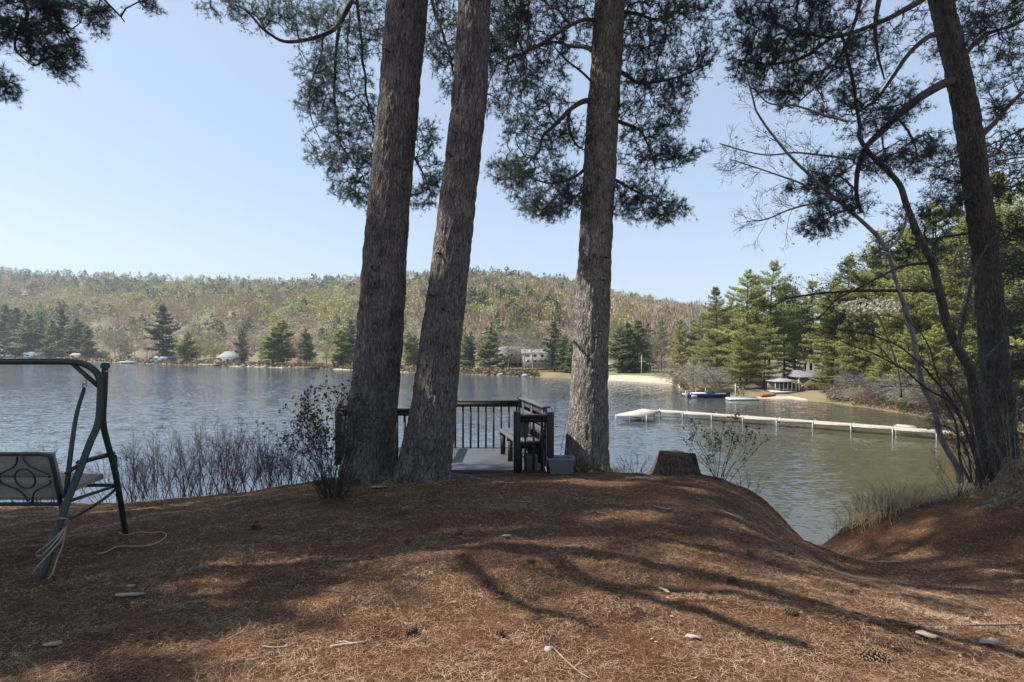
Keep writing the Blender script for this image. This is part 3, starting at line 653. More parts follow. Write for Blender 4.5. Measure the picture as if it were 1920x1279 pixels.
near_pine('white_pine', 'pine beyond the left edge whose drooping boughs hang in the upper left corner', [(-690, 0), (-695, 300), (-700, 640), (-700, 870), (-700, 990)],
    [80, 84, 90, 98, 110], 7.6,
    [(.06, [(-690, -200, 7.6), (-350, -180, 7.8), (-80, -90, 8), (40, -30, 8), (95, 15, 8), (130, 60, 8)]),
     (.03, [(20, -40, 8), (55, 20, 8), (38, 50, 8), (30, 90, 8), (60, 120, 8)]),
     (.03, [(-690, -100, 7.6), (-350, -40, 7.8), (-100, 40, 7.9), (-30, 110, 8), (0, 160, 8)]),
     (.03, [(95, -60, 8), (160, -30, 8), (210, 10, 8), (235, 40, 8)])],
    [(70, 15, 8, 50, 32, .5, 170), (130, 25, 8, 50, 26, .5, 150), (60, 75, 8, 40, 32, .4, 150), (105, 85, 8, 38, 30, .4, 130), (95, 125, 8, 26, 14, .3, 50), (-20, 30, 8, 50, 30, .5, 80), (0, 155, 8, 22, 28, .3, 80), (180, 22, 8, 20, 14, .3, 36), (275, -4, 8, 28, 9, .3, 26),
     (-120, 60, 7.9, 90, 60, .8, 250), (-250, 20, 7.8, 90, 60, .8, 200)],
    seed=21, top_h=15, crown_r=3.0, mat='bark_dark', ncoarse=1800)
# bare hanging twigs of that pine
def bare_tree(name, label, cat, stems, pads, d, rt=.0028, mat='twig', kpath=.55, leaf=None, nleaf=0, leafsize=.03, thr=0.0, parts=('trunk', 'twigs'), sag=.02, stem_mat=None, pw=.42, group=None, shoots=(), sup=.12):
    """stems: list of (width px base, width px tip, [(u,v,d)...])"""
    b0 = P(*stems[0][2][0]); root = thing(name, label, cat, b0, group=group); mb = MB(); nodes = []
    for w0, w1, pts in stems:
        w = np.array([P(*p) for p in pts]); n = max(8, len(w)*5); s = smooth_line(w, n)
        s = s+(np.stack([vnoise(s*4, 1), vnoise(s*4, 2), vnoise(s*4, 3)], 1)-.5)*.05*np.linspace(0, 1, n)[:, None]
        mb.tube(s-b0, np.linspace(w0, w1, n)/F*d/2, 8); nodes.append(s[2:])
    mb.build(parts[0], M[stem_mat or mat], root, smooth=True)
    t2 = MB()
    if pads:
        pts = np.vstack([ellip(P(u, v, dd), (ru/F*dd, rd_, rv/F*dd), cnt, thr=thr) for (u, v, dd, ru, rv, rd_, cnt) in pads])
        (A, B, ra, rb), tip, td, cnt, mid = grow(np.vstack(nodes), pts, kpath, rt, pw, sag, .02); t2.segs(A-b0, B-b0, ra, rb)
    else:
        (A, B, ra, rb), tip = sprout([(nodes[k], n_, L_) for k, n_, L_ in shoots], 0, 0, 5, r0=rt, up=sup); t2.segs(A-b0, B-b0, ra, rb); t2.build(parts[1], M[mat], root)
    if leaf:
        k = rng.choice(len(tip), min(nleaf, len(tip)), replace=False)
        p = np.vstack([tip[k]+rng.normal(size=(len(k), 3))*.012 for _ in range(3)]); V, T = leaves(p-b0, leafsize)
        mesh_np('leaves', V, [T], M[leaf], root)
    return root
def leaves(p, s):
    n = len(p); a = nrm(rng.normal(size=(n, 3))); b = nrm(np.cross(a, rng.normal(size=(n, 3)))); c = s*rng.uniform(.6, 1.2, (n, 1))
    V = np.stack([p, p+a*c*.5+b*c*.3, p+a*c, p+a*c*.5-b*c*.3], 1).reshape(-1, 3)
    return V, np.arange(len(V)).reshape(-1, 4)

bare_tree('bare_maple', 'slender leaning sapling with bare twigs spread against the sky', 'tree',
    [(12, 7, [(1800, 905, 9.2), (1797, 879, 9.2), (1766, 825, 9.2), (1750, 766, 9.2), (1727, 711, 9.2), (1713, 633, 9.2), (1695, 578, 9.2), (1680, 520, 9.2), (1664, 469, 9.2)]),
     (9, 3, [(1664, 469, 9.2), (1640, 437, 9.2), (1593, 394, 9.1), (1546, 352, 9.0), (1481, 291, 8.9), (1424, 216, 8.9), (1401, 146, 8.9)]),
     (5, 2, [(1570, 375, 9), (1520, 352, 9), (1480, 335, 8.9), (1430, 318, 8.9), (1370, 300, 8.9)]),
     (5, 2, [(1600, 298, 9), (1550, 292, 9), (1490, 287, 9), (1430, 290, 8.9), (1350, 270, 8.9)]),
     (4, 2, [(1530, 380, 9), (1490, 390, 9), (1440, 410, 8.9), (1400, 418, 8.9)]),
     (5, 2, [(1590, 228, 9), (1540, 214, 9), (1490, 198, 9), (1440, 192, 9), (1410, 160, 9)]),
     (5, 2, [(1664, 469, 9.2), (1690, 440, 9.3), (1700, 400, 9.3), (1690, 350, 9.3)]),
     (4, 1.5, [(1713, 633, 9.2), (1690, 600, 9.2), (1640, 590, 9.2), (1590, 600, 9.2)])],
    [], 9.0, rt=.0045, stem_mat='sapling', leaf='bud', nleaf=150, leafsize=.035, sup=.03,
    shoots=[(1, 13, .75), (2, 13, .7), (3, 12, .65), (4, 12, .65), (5, 10, .6), (6, 5, .4), (7, 9, .5)])
bare_tree('leaning_tree', 'grey leaning hardwood trunk crossing in front of the dark right pine', 'tree',
    [(22, 12, [(1862, 915, 9.1), (1856, 885, 9.1), (1838, 800, 9.1), (1828, 740, 9.1), (1818, 690, 9.1), (1795, 650, 9.1), (1774, 598, 9.1), (1760, 545, 9.1), (1748, 493, 9.1), (1722, 440, 9.1)]),
     (12, 5, [(1722, 440, 9.1), (1700, 385, 9.1), (1687, 347, 9.1), (1659, 315, 9.1), (1628, 285, 9.1), (1611, 255, 9.1), (1612, 232, 9.1), (1600, 160, 9.2), (1575, 60, 9.2)]),
     (8, 3, [(1795, 650, 9.1), (1815, 560, 9.3), (1830, 500, 9.5), (1870, 430, 9.8)]),
     (7, 2.5, [(1760, 545, 9.1), (1700, 545, 9.2), (1630, 545, 9.2), (1560, 548, 9.2), (1480, 560, 9.2), (1440, 575, 9.2)]),
     (6, 2.5, [(1748, 493, 9.1), (1690, 500, 9.2), (1620, 535, 9.1), (1570, 560, 9.1), (1530, 600, 9.1)]),
     (6, 2, [(1818, 690, 9.1), (1880, 640, 9.3), (1930, 560, 9.4)])],
    [], 9.1, rt=.0042, stem_mat='bark_dark', leaf='bud', nleaf=420, leafsize=.045, sup=.08,
    shoots=[(0, 13, .9), (1, 10, .7), (2, 12, .8), (3, 18, .75), (4, 18, .7), (5, 12, .8)])
bare_tree('arching_shrub', 'clump of thin dark stems arching left over the water', 'shrub',
    [(6, 2, [(1836, 905, 9.0), (1836, 875, 9.0), (1813, 813, 9.0), (1781, 754, 9.0), (1735, 727, 9.0), (1688, 688, 9.0), (1629, 660, 9.0), (1578, 641, 9.0)]),
     (6, 2, [(1840, 905, 9.1), (1826, 850, 9.1), (1800, 780, 9.1), (1760, 720, 9.1), (1700, 660, 9.1), (1640, 630, 9.1), (1560, 615, 9.1)]),
     (6, 2, [(1850, 910, 9.0), (1830, 850, 8.9), (1815, 780, 8.9), (1790, 730, 8.9), (1750, 690, 8.9)]),
     (5, 2, [(1820, 905, 8.8), (1800, 860, 8.8), (1795, 800, 8.8), (1770, 740, 8.8), (1740, 650, 8.8), (1700, 590, 8.8)]),
     (4, 1.5, [(1822, 905, 8.8), (1815, 850, 8.8), (1790, 810, 8.8), (1750, 790, 8.8)])],
    [], 9.0, rt=.0035, sup=.12, shoots=[(0, 18, .8), (1, 17, .8), (2, 14, .7), (3, 16, .7), (4, 12, .6)])

# hemlock just beyond the right edge, its boughs fill the right margin
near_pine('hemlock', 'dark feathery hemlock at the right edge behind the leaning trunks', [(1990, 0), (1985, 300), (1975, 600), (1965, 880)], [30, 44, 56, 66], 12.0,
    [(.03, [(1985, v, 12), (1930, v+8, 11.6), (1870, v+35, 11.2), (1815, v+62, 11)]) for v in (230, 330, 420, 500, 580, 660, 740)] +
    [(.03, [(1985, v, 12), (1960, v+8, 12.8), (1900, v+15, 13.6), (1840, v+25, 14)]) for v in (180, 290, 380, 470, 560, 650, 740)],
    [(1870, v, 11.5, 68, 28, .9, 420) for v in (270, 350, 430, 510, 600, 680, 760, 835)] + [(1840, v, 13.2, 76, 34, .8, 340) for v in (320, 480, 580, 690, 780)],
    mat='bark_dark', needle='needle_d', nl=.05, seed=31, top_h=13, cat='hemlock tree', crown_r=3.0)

# unseen pines off the frame, placed and shaped to dapple the ground with shade
def sh(x, y, h):
    """point at height h whose shadow falls on ground x,y"""
    z = gz(x, y); k = (h-z)/SD.z; return (x+SD.x*k, y+SD.y*k, h)
coarse_pine('white_pine', 'unseen tall shade pine on the left of the swing', -11.2, 5.9, 16, 2.9, 3.2, seed=2, n=2600)
coarse_pine('white_pine', 'unseen tall shade pine in the second row left of the swing', -14.5, 5.9, 22, 2.9, 6, seed=5, n=1300)
coarse_pine('white_pine', 'unseen smaller shade pine close by on the left', -8.8, 3.3, 9.0, 2.2, 2.6, seed=9, n=2600)
coarse_pine('white_pine', 'unseen slim shade pine added between the others on the left', -11.0, 4.9, 14.5, 2.0, 5, seed=23, n=2300)
coarse_pine('white_pine', 'unseen tallest pine left of the swing, high crown added for shade', -12.6, 6.1, 26, 3.2, 18.5, seed=26, n=2400)  # added pine, crown set high so its shade reaches the right slope
coarse_pine('white_pine', 'unseen very tall pine far left, added for dappled shade', -14.0, 4.2, 27, 2.2, 14, seed=24, n=700)
for k_, (x_, y_, R_) in enumerate([(3.8, -2.8, 4.5), (-2.8, -4.5, 4.5), (8.2, 1.2, 3.6), (.5, -8.5, 4.5), (-7, -2.0, 3.6)]):  # unseen pines added around the camera to hold skylight off the ground
    coarse_pine('white_pine', ['unseen pine close behind on the right, added to dim skylight', 'unseen pine close behind on the left, added to dim skylight', 'unseen pine beside the camera on the right, added to dim skylight', 'unseen pine well behind the camera, added to dim skylight', 'unseen pine behind and far left, added to dim skylight'][k_], x_, y_, 15, R_, 5.6, seed=60+k_, n=2200)
coarse_pine('white_pine', 'unseen pine far left, low limbs shaped to band the ground with shadow', -12.5, 2.2, 13, 2.2, 8.0, seed=14, n=500, per=3,  # added limbs, laid out backwards from the shadow bands wanted on the ground
    shadow_limbs=[([(-12.5, 2.2, 6.5), sh(-.6, 4.7, 6.6), sh(.6, 3.9, 6.2), sh(1.6, 3.1, 5.8)], .11), ([sh(-.2, 4.8, 6.6), sh(1.0, 4.4, 6.3), sh(2.1, 3.6, 6.0), sh(3.3, 2.8, 5.6)], .11),
             ([sh(.2, 5.1, 6.6), sh(1.4, 5.0, 6.4), sh(2.8, 4.4, 6.2), sh(4.8, 3.6, 6.0)], .09), ([sh(-.4, 4.5, 6.6), sh(.0, 3.7, 6.4), sh(.5, 3.2, 6.2)], .06),
             ([sh(1.6, 5.6, 7.6), sh(3.0, 5.4, 7.4), sh(4.2, 4.9, 7.2), sh(6.0, 4.2, 7.0)], .10), ([sh(.4, 8.3, 9.5), sh(1.6, 8.1, 9.5), sh(3.0, 7.5, 9.3), sh(4.4, 7.0, 9.2)], .13), ([sh(-.4, 7.0, 9.5), sh(1.0, 7.2, 9.5), sh(2.2, 6.9, 9.3), sh(3.6, 6.1, 9.2)], .14), ([sh(1.2, 6.2, 9.0), sh(2.4, 5.9, 9.0), sh(3.6, 5.2, 8.8)], .1), ([sh(2.2, 6.4, 8.6), sh(3.6, 6.2, 8.4), sh(5.2, 5.8, 8.2), sh(7.0, 5.2, 8.0)], .10), ([sh(.6, 3.9, 6.2), sh(1.6, 3.75, 6.0), sh(2.6, 3.1, 5.8)], .05)])

# ------------------------------------------------------------------ distant tree prototypes
def clumps(c, n, rad, size, r, up=.35, sliver=1.0):
    """n triangles scattered in an ellipsoid"""
    p = nrm(r.normal(size=(n, 3)))*r.uniform(.15, 1, (n, 1))**.5*np.asarray(rad)+c
    return tris(p, size, r, up, sliver)
def tris(p, size, r, up=.35, sliver=1.0):
    n = len(p); nn_ = nrm(r.normal(size=(n, 3))+np.array([0, 0, up*2])); a = nrm(np.cross(nn_, r.normal(size=(n, 3)))); b = np.cross(nn_, a); s = size*r.uniform(.6, 1.3, (n, 1))
    V = np.stack([p-a*s*.5*sliver, p+a*s*.5*sliver, p+b*s], 1).reshape(-1, 3)
    return V
def proto_pine(H, R, h0, seed, leaf, dense=1.0, size=.34, label='', group='', layers=None):
    r = np.random.default_rng(seed); root = thing('pine_tree', label, 'pine tree', (0, -900-seed*20, 0), group=group)
    mb = MB(); ln = np.array([[0, 0, -1], [0, 0, H*.3], [r.normal()*.15, r.normal()*.15, H*.7], [r.normal()*.2, r.normal()*.2, H]])
    mb.tube(smooth_line(ln, 12), np.linspace(.26, .04, 12)*H/18, 7); mb.build('trunk', M['bark_dark'], root, smooth=True)
    V = []; lb = MB(); z = h0
    while z < H-.3:
        t = (z-h0)/(H-h0); prof = (1-t**2.2)**.85*(.6+.4*min(1, t*4+.35))*r.uniform(.8, 1.15); k = int(r.integers(4, 7))
        for b in range(k):
            a = r.uniform(0, 6.283); Lr = R*prof*r.uniform(.45, 1.2)+.25; rise = r.uniform(-.05, .22)+t*.35
            e = np.array([math.cos(a)*Lr, math.sin(a)*Lr, Lr*rise]); c0 = np.array([0, 0, z]); lb.segs([c0], [c0+e], .05, .015)
            n = int((18+46*Lr/R*(Lr))*dense); s = r.uniform(.25, 1.05, (n, 1)); wd = .32*Lr*np.sin(np.clip(s, 0, 1)*math.pi*.85+.3)
            side = np.array([-math.sin(a), math.cos(a), 0]); p = c0+e*s+side*wd*r.normal(size=(n, 1))*.6+np.array([0, 0, 1])*(r.normal(size=(n, 1))*.14+.12+.1*s)
            V.append(tris(p, size, r, .9, .7))
        z += r.uniform(.45, 1.0)*(H/18)**.5
    V.append(clumps(np.array([0, 0, H-.7]), int(110*dense), (.8, .8, .9), size, r))
    V = np.vstack(V); mesh_np('crown', V, [np.arange(len(V)).reshape(-1, 3)], M[leaf], root); lb.build('limbs', M['limb'], root)
    return root
def proto_bare(H, R, seed, mat='twig_pale', n=380, label='', group='', budcol=None):
    r = np.random.default_rng(seed); root = thing('bare_tree', label, 'tree', (0, -1500-seed*20, 0), group=group)
    lm = MB(); stem = smooth_line([[0, 0, -.6], [0, 0, H*.3], [r.normal()*.4, r.normal()*.4, H*.62]], 9); lm.tube(stem, np.linspace(.17, .06, 9)*H/12, 6)
    lm.build('trunk', M[mat], root); pts = np.array([0, 0, H*.62])+nrm(r.normal(size=(n, 3)))*r.uniform(.3, 1, (n, 1))**.5*np.array([R, R, H*.38])
    global rng
    (A, B, ra, rb), tip, td, cnt, mid = grow(stem[3:], pts, .7, .012, .42, .0, .08)
    tb = MB(); tb.segs(A, B, ra, rb); e = tip+nrm(td+r.normal(size=td.shape)*.5)*.7; tb.segs(tip, e, .012, .006); e2 = mid+nrm(td+r.normal(size=td.shape)*.9)*.7; tb.segs(mid, e2, .012, .006)
    tb.build('branches', M[mat], root)
    if budcol:
        V = tris(np.vstack([tip, e, e2]), .2, r); mesh_np('buds', V, [np.arange(len(V)).reshape(-1, 3)], M[budcol], root)
    return root

def side_txt(k):
    return ['first', 'second', 'third', 'fourth', 'fifth', 'sixth', 'seventh', 'eighth', 'ninth', 'tenth', 'eleventh', 'twelfth', '13th', '14th', '15th', '16th', '17th', '18th', '19th', '20th', '21st', '22nd', '23rd', '24th', '25th', '26th'][k]
used_proto = set()
def place(proto, loc, s, label, group, rz=None, sz=None):
    rz = random.uniform(0, 6.28) if rz is None else rz; tl = (random.gauss(0, .025), random.gauss(0, .03))
    if proto.name in used_proto:
        o = dup(proto, loc, rz, s, label, group, sc=(s, s, sz) if sz else None); o.rotation_euler = (tl[0], tl[1], rz); return o
    used_proto.add(proto.name); proto.location = [float(q) for q in loc]; proto.rotation_euler = (0, 0, rz); proto.scale = (s, s, sz or s)
    proto['label'] = label; proto['group'] = group; return proto

# right shore pine stand, in front of and around the brown house
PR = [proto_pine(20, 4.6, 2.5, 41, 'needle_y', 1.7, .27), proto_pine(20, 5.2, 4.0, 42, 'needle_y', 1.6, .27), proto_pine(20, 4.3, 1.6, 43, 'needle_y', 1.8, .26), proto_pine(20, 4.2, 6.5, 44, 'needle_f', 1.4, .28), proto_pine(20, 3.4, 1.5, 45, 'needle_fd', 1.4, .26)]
stand = [  # u, extra distance behind the shore, top row, proto, tone
 (1345, 12, 540, 2, 'bushy yellow-green'), (1372, 16, 560, 1, 'broad yellow-green'), (1400, 10, 508, 0, 'tall sunlit'), (1440, 14, 492, 1, 'tallest sunlit'), (1425, 24, 520, 3, 'shaded blue-green'),
 (1318, 22, 588, 0, 'small pointed'), (1275, 18, 600, 2, 'yellow-green'), (1300, 30, 600, 3, 'blue-green'), (1240, 24, 600, 3, 'dark rounded'), (1215, 30, 605, 4, 'dark slender'),
 (1470, 20, 530, 3, 'bare-stemmed shaded'), (1432, 6, 590, 0, 'low layered sunlit'), (1388, 5, 602, 2, 'low bushy sunlit'), (1490, 26, 540, 4, 'dark narrow'), (1520, 22, 528, 1, 'layered sunlit'), (1562, 14, 556, 0, 'layered yellow-green'), (1545, 5, 655, 2, 'small low-branched'), (1650, 4, 640, 2, 'low waterside'), (1702, 4, 605, 2, 'bushy waterside'), (1752, 5, 610, 0, 'low layered waterside'), (1802, 5, 565, 2, 'bushy low'), (1862, 5, 560, 1, 'broad low waterside'),
 (1570, 14, 520, 1, 'broad layered'), (1588, 7, 585, 2, 'bushy light green'), (1605, 18, 480, 3, 'tall shaded'), (1632, 10, 470, 0, 'tall yellow-green'), (1655, 16, 430, 1, 'very tall sunlit'), (1680, 8, 520, 2, 'light green'), (1700, 14, 420, 3, 'tall dark-stemmed'),
 (1722, 8, 440, 1, 'broad sunlit'), (1748, 14, 380, 0, 'towering sunlit'), (1775, 9, 450, 2, 'dense yellow-green'), (1800, 14, 360, 4, 'towering dark'), (1828, 10, 400, 1, 'wide sunlit'), (1860, 14, 330, 0, 'towering yellow-green'), (1892, 10, 380, 4, 'dense dark'), (1925, 12, 340, 1, 'towering broad'), (1965, 10, 300, 4, 'dark off-frame'), (2040, 12, 300, 0, 'sunlit off-frame'), (1640, 24, 520, 4, 'dark back-row'), (1580, 28, 540, 4, 'dark narrow back-row'), (1710, 24, 500, 4, 'dark dense back-row'),(1510, 30, 560, 3, 'blue-green back-row')]
marks = [(1250, 'the sandy beach'), (1345, 'the moored speedboat'), (1470, 'the brown house'), (1620, 'the brushy right shore'), (1770, 'the leaning grey trunk'), (1875, 'the big right pine')]
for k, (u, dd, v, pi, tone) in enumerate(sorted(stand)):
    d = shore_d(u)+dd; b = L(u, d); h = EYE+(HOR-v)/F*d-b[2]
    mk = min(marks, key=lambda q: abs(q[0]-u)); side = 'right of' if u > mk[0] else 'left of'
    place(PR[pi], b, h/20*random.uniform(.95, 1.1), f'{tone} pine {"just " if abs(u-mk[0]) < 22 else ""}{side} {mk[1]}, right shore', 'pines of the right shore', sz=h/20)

# far shore: individual conifers and bare trees between landmarks
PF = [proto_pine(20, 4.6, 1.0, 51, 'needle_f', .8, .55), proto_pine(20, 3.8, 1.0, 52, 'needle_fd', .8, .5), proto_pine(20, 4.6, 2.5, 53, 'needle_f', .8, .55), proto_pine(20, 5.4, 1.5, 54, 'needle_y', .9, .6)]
PB = [proto_bare(12, 3.8, 61, 'twig_pale', 300), proto_bare(13, 4.5, 62, 'twig_pale', 320), proto_bare(11, 4.0, 63, 'twig_pale', 260, budcol='moss')]
fpines = [(8, 570, 0), (30, 578, 1), (52, 590, 2), (75, 592, 1), (95, 600, 0), (118, 580, 1), (142, 596, 0), (165, 612, 2), (305, 574, 1), (352, 624, 3), (455, 618, 1), (512, 612, 3), (530, 600, 3), (575, 618, 2), 
  (640, 618, 3), (655, 600, 1), (766, 622, 3), (776, 628, 3), (872, 630, 0), (882, 622, 1), (908, 640, 0), (918, 612, 0), (1040, 604, 1), (1060, 630, 0), (1072, 640, 0), (1160, 612, 0), (1178, 606, 1), (1196, 600, 0)]
marksf = [(70, 'the blue cottage'), (240, 'the white far boat'), (430, 'the pale-roofed cottage'), (640, 'the left big trunk'), (770, 'the gap between trunks'), (890, 'the far cove'), (1035, 'the long building'), (1190, 'the beach buildings')]
def ordinal_labels(items, marks_, noun):
    out = {}; cnt = {}
    near = {}
    for it in items:
        mk = min(marks_, key=lambda q: abs(q[0]-it[0])); sd = 'right' if it[0] >= mk[0] else 'left'; near.setdefault((mk, sd), []).append(it)
    for (mk, sd), l in near.items():
        for k, it in enumerate(sorted(l, key=lambda q: abs(q[0]-mk[0]))): out[it] = f'{side_txt(k)} {noun} to the {sd} of {mk[1]}'
    return out
lab = ordinal_labels(fpines, marksf, 'large evergreen')
ton = ['green', 'dark', 'yellow-green', 'bushy light green']
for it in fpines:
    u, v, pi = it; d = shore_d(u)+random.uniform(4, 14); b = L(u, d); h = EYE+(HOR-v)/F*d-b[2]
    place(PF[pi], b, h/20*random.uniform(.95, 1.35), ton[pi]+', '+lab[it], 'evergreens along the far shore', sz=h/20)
fb = [(u+int(random.uniform(-6, 6)), 640+int(random.uniform(-22, 8)), k % 3) for k, u in enumerate([185, 206, 218, 232, 246, 258, 274, 290, 338, 372, 388, 402, 418, 442, 455, 466, 494, 508, 522, 560, 574, 588, 612, 626, 650, 760, 782, 930, 955, 968, 984, 1000, 1024, 1052, 1068, 1150, 1176, 1218, 1236])]
fb = list(dict.fromkeys(fb)); lab = ordinal_labels(fb, marksf, 'leafless tree')
for it in fb:
    u, v, pi = it; d = shore_d(u)+random.uniform(5, 20); b = L(u, d); h = EYE+(HOR-v)/F*d-b[2]+2
    place(PB[pi], b, h/12*random.uniform(.9, 1.2), 'pale '+lab[it], 'leafless trees along the far shore', sz=h/12)
# bare waterside thickets
thick = [(1300, 1.0, 662, 1.5), (1272, 3.0, 668, 1.3), (1322, .8, 682, 1.3), (1350, 2, 690, 1.0), (1558, 1.2, 716, .9), (1580, 1.2, 715, 1.0), (1612, 1.0, 718, 1.1), (1650, 1.0, 715, 1.1), (1690, 1.2, 700, 1.1), (1730, 1.4, 700, 1.0), (1775, 1.0, 705, 1.0), (1440, 6.0, 712, 1.0), (1410, 4.0, 716, 1.0),(1665, 4.0, 690, 1.0),(1600, 5.0, 695, 1.0)]
lab = ordinal_labels([(t[0],) for t in thick], [(1345, 'the moored speedboat'), (1480, 'the brown house'), (1665, 'the small square dock landing')], 'bare brown thicket')
PT = [proto_bare(5, 3.0, 71, 'twig_pale', 420), proto_bare(5, 3.4, 72, 'limb', 380), proto_bare(5, 3.2, 73, 'sapling', 340)]
for q in PT: q.name = 'thicket'; q['category'] = 'shrub'
for k, (u, dd, v, wd) in enumerate(thick):
    d = shore_d(u)+dd; b = L(u, d); h = max(EYE+(HOR-v)/F*d-b[2], 1.0); s = max(h/5, .28)*wd*1.3
    place(PT[k % 3], b, s*random.uniform(.75, 1.05), lab[(u,)], 'thickets at the water edge', sz=h/5*random.uniform(.6, 1.0))
# pale leaning branches of the fallen waterside tree
bare_tree('leaning_bare_tree', 'pale bare tree leaning over the water behind the speedboat', 'tree',
    [(4, 1.2, [(1350, 738, 80), (1325, 715, 80), (1300, 696, 80), (1280, 690, 80)]), (4, 1.2, [(1345, 738, 80), (1330, 700, 80), (1310, 678, 80)]), (3, 1.2, [(1352, 738, 80), (1338, 705, 80), (1318, 690, 80)])],
    [(1295, 700, 80, 34, 26, 2.0, 240)], 80.0, rt=.011, mat='twig_pale')
bare_tree('flowering_tree', 'small tree with pale blossom above the brushy right shore', 'tree',
    [(5, 2, [(1690, 745, 56), (1680, 680, 56), (1650, 600, 56), (1630, 580, 56)]), (4, 2, [(1684, 690, 56), (1640, 640, 56), (1600, 590, 56)])],
    [(1635, 574, 56, 62, 16, 2.0, 260)], 56.0, rt=.008, mat='limb', leaf='blossom', nleaf=260, leafsize=.28)

# ------------------------------------------------------------------ hillside forest: one mass nobody could count
r = np.random.default_rng(99); Vs = []; Cs = []
def dec_proto(k):
    q = np.random.default_rng(200+k); a = clumps(np.array([0, 0, 6.6]), 95, (3.4, 3.4, 3.2), 1.15, q, .4, .6); return a
def bare_proto(k):
    q = np.random.default_rng(300+k); n = 90; p = np.array([0, 0, 5.6])+nrm(q.normal(size=(n, 3)))*q.uniform(.2, 1, (n, 1))**.5*np.array([3.2, 3.2, 4.0])
    d_ = nrm(p-np.array([0, 0, 1.5])+q.normal(size=(n, 3))*.8); sd = nrm(np.cross(d_, q.normal(size=(n, 3))))*.22
    return np.stack([p-sd, p+sd, p+d_*1.9], 1).reshape(-1, 3)
def con_proto(k):
    q = np.random.default_rng(400+k); n = 110; t = q.uniform(0, 1, n)**1.3; a = q.uniform(0, 6.283, n); R_ = 3.2*(1-t**1.8)**.8*q.uniform(.35, 1.1, n)+.15
    p = np.stack([np.cos(a)*R_, np.sin(a)*R_, 1.5+t*8.5], 1); return tris(p, 1.2, q, .25, .6)
protos = [[dec_proto(k) for k in range(4)], [bare_proto(k) for k in range(4)], [con_proto(k) for k in range(4)]]
N = 6400
u = r.uniform(-120, 1420, N); t = r.uniform(.015, 1.03, N)**.85
d = shore_d(u)+(np.interp(u, _ru, _rd)-shore_d(u))*t; z = land_z(u, d); x = (u-CU)/F*d
reg = fbm(np.stack([x*.012, d*.012, 0*d], 1), 3, 55); reg2 = fbm(np.stack([x*.03, d*.03, 0*d], 1), 2, 77)
lawn_m = (u > 1110) & (u < 1300) & (d < shore_d(u)+30)
bld_m = (u > 960) & (u < 1110) & (d < shore_d(u)+26)
fg_m = d < shore_d(u)+6
for k in range(N):
    if lawn_m[k] or bld_m[k] or fg_m[k]: continue
    edge = t[k] > .8
    pc = .13+(.16 if edge else 0)+(.35 if (u[k] < 330 and t[k] < .28) else 0)+(.22 if u[k] < 260 and t[k] > .6 else 0)+(.3 if t[k] < .10 else 0)+(reg2[k]-.5)*2.2
    if u[k] > 1130: pc -= .1
    pd = .62+(reg[k]-.5)*2.2-(.35 if u[k] > 1180 else 0)
    q = r.uniform()
    if q < pc: ty = 2
    elif r.uniform() < pd: ty = 0
    else: ty = 1
    if ty == 2: col = np.array([.075, .095, .048])*r.uniform(.7, 1.5) if r.uniform() < .6 else np.array([.13, .15, .06])*r.uniform(.8, 1.2)
    elif ty == 0: col = np.array([.30, .29, .105])*r.uniform(.8, 1.2) if r.uniform() < .6 else np.array([.30, .245, .14])*r.uniform(.8, 1.25)
    else: col = np.array([.32, .255, .18])*r.uniform(.7, 1.3)
    s = r.uniform(.5, 1.35)*(1.1 if ty == 2 else 1.0)
    if edge: s *= .8
    s *= np.clip(.62+t[k]*.8, .62, 1.0)
    a = r.uniform(0, 6.283); ca, sa = math.cos(a)*s, math.sin(a)*s; v = protos[ty][int(r.integers(4))]
    w = np.stack([v[:, 0]*ca-v[:, 1]*sa+x[k], v[:, 0]*sa+v[:, 1]*ca+d[k], v[:, 2]*s*r.uniform(.85, 1.15)+z[k]-1], 1)
    Vs.append(w.astype(np.float32)); Cs.append(np.repeat((col*r.uniform(.85, 1.15, (len(v)//3, 1))).astype(np.float32), 3, 0))
V = np.vstack(Vs); Cc = np.vstack(Cs)
tag(mesh_np('hillside_forest', V, [np.arange(len(V)).reshape(-1, 3)], M['far_leaf'], col=Cc), 'mixed budding and evergreen forest covering the far hill', 'forest', kind='stuff')
del Vs, Cs, V, Cc
# low brush and rocks along the far waterline
n = 5200; u = r.uniform(-140, 1290, n); d = shore_d(u)+r.uniform(-.3, 3.5, n)**1.0+.3; x = (u-CU)/F*d; z = land_z(u, d)+r.uniform(0, .9, n)
sel = (u < 1010) | (u > 1262); p = np.stack([x, d, z], 1)[sel]; V = tris(p, .9, r, .2, .8)
c_ = np.where(r.uniform(size=(len(p), 1)) < .5, np.array([[.20, .12, .06]]), np.array([[.12, .12, .06]]))*r.uniform(.6, 1.4, (len(p), 1))
tag(mesh_np('shore_brush', V, [np.arange(len(V)).reshape(-1, 3)], M['far_leaf'], col=np.repeat(c_, 3, 0)), 'rusty low brush along the far waterline', 'brush', kind='stuff')
n = 9000; u = r.uniform(1380, 2050, n); d = shore_d(u)+r.uniform(.2, 7, n); x = (u-CU)/F*d; z = land_z(u, d)+r.uniform(0, 1.0, n)
sel = ~((u > 1395) & (u < 1550) & (d < shore_d(u)+9)); p = np.stack([x, d, z], 1)[sel]; V = tris(p, .42, r, .2, .4)
c_ = np.where(r.uniform(size=(len(p), 1)) < .6, np.array([[.26, .20, .13]]), np.array([[.12, .13, .06]]))*r.uniform(.6, 1.4, (len(p), 1))
tag(mesh_np('shore_brush', V, [np.arange(len(V)).reshape(-1, 3)], M['far_leaf'], col=np.repeat(c_, 3, 0)), 'dry tan undergrowth along the right shore', 'brush', kind='stuff')

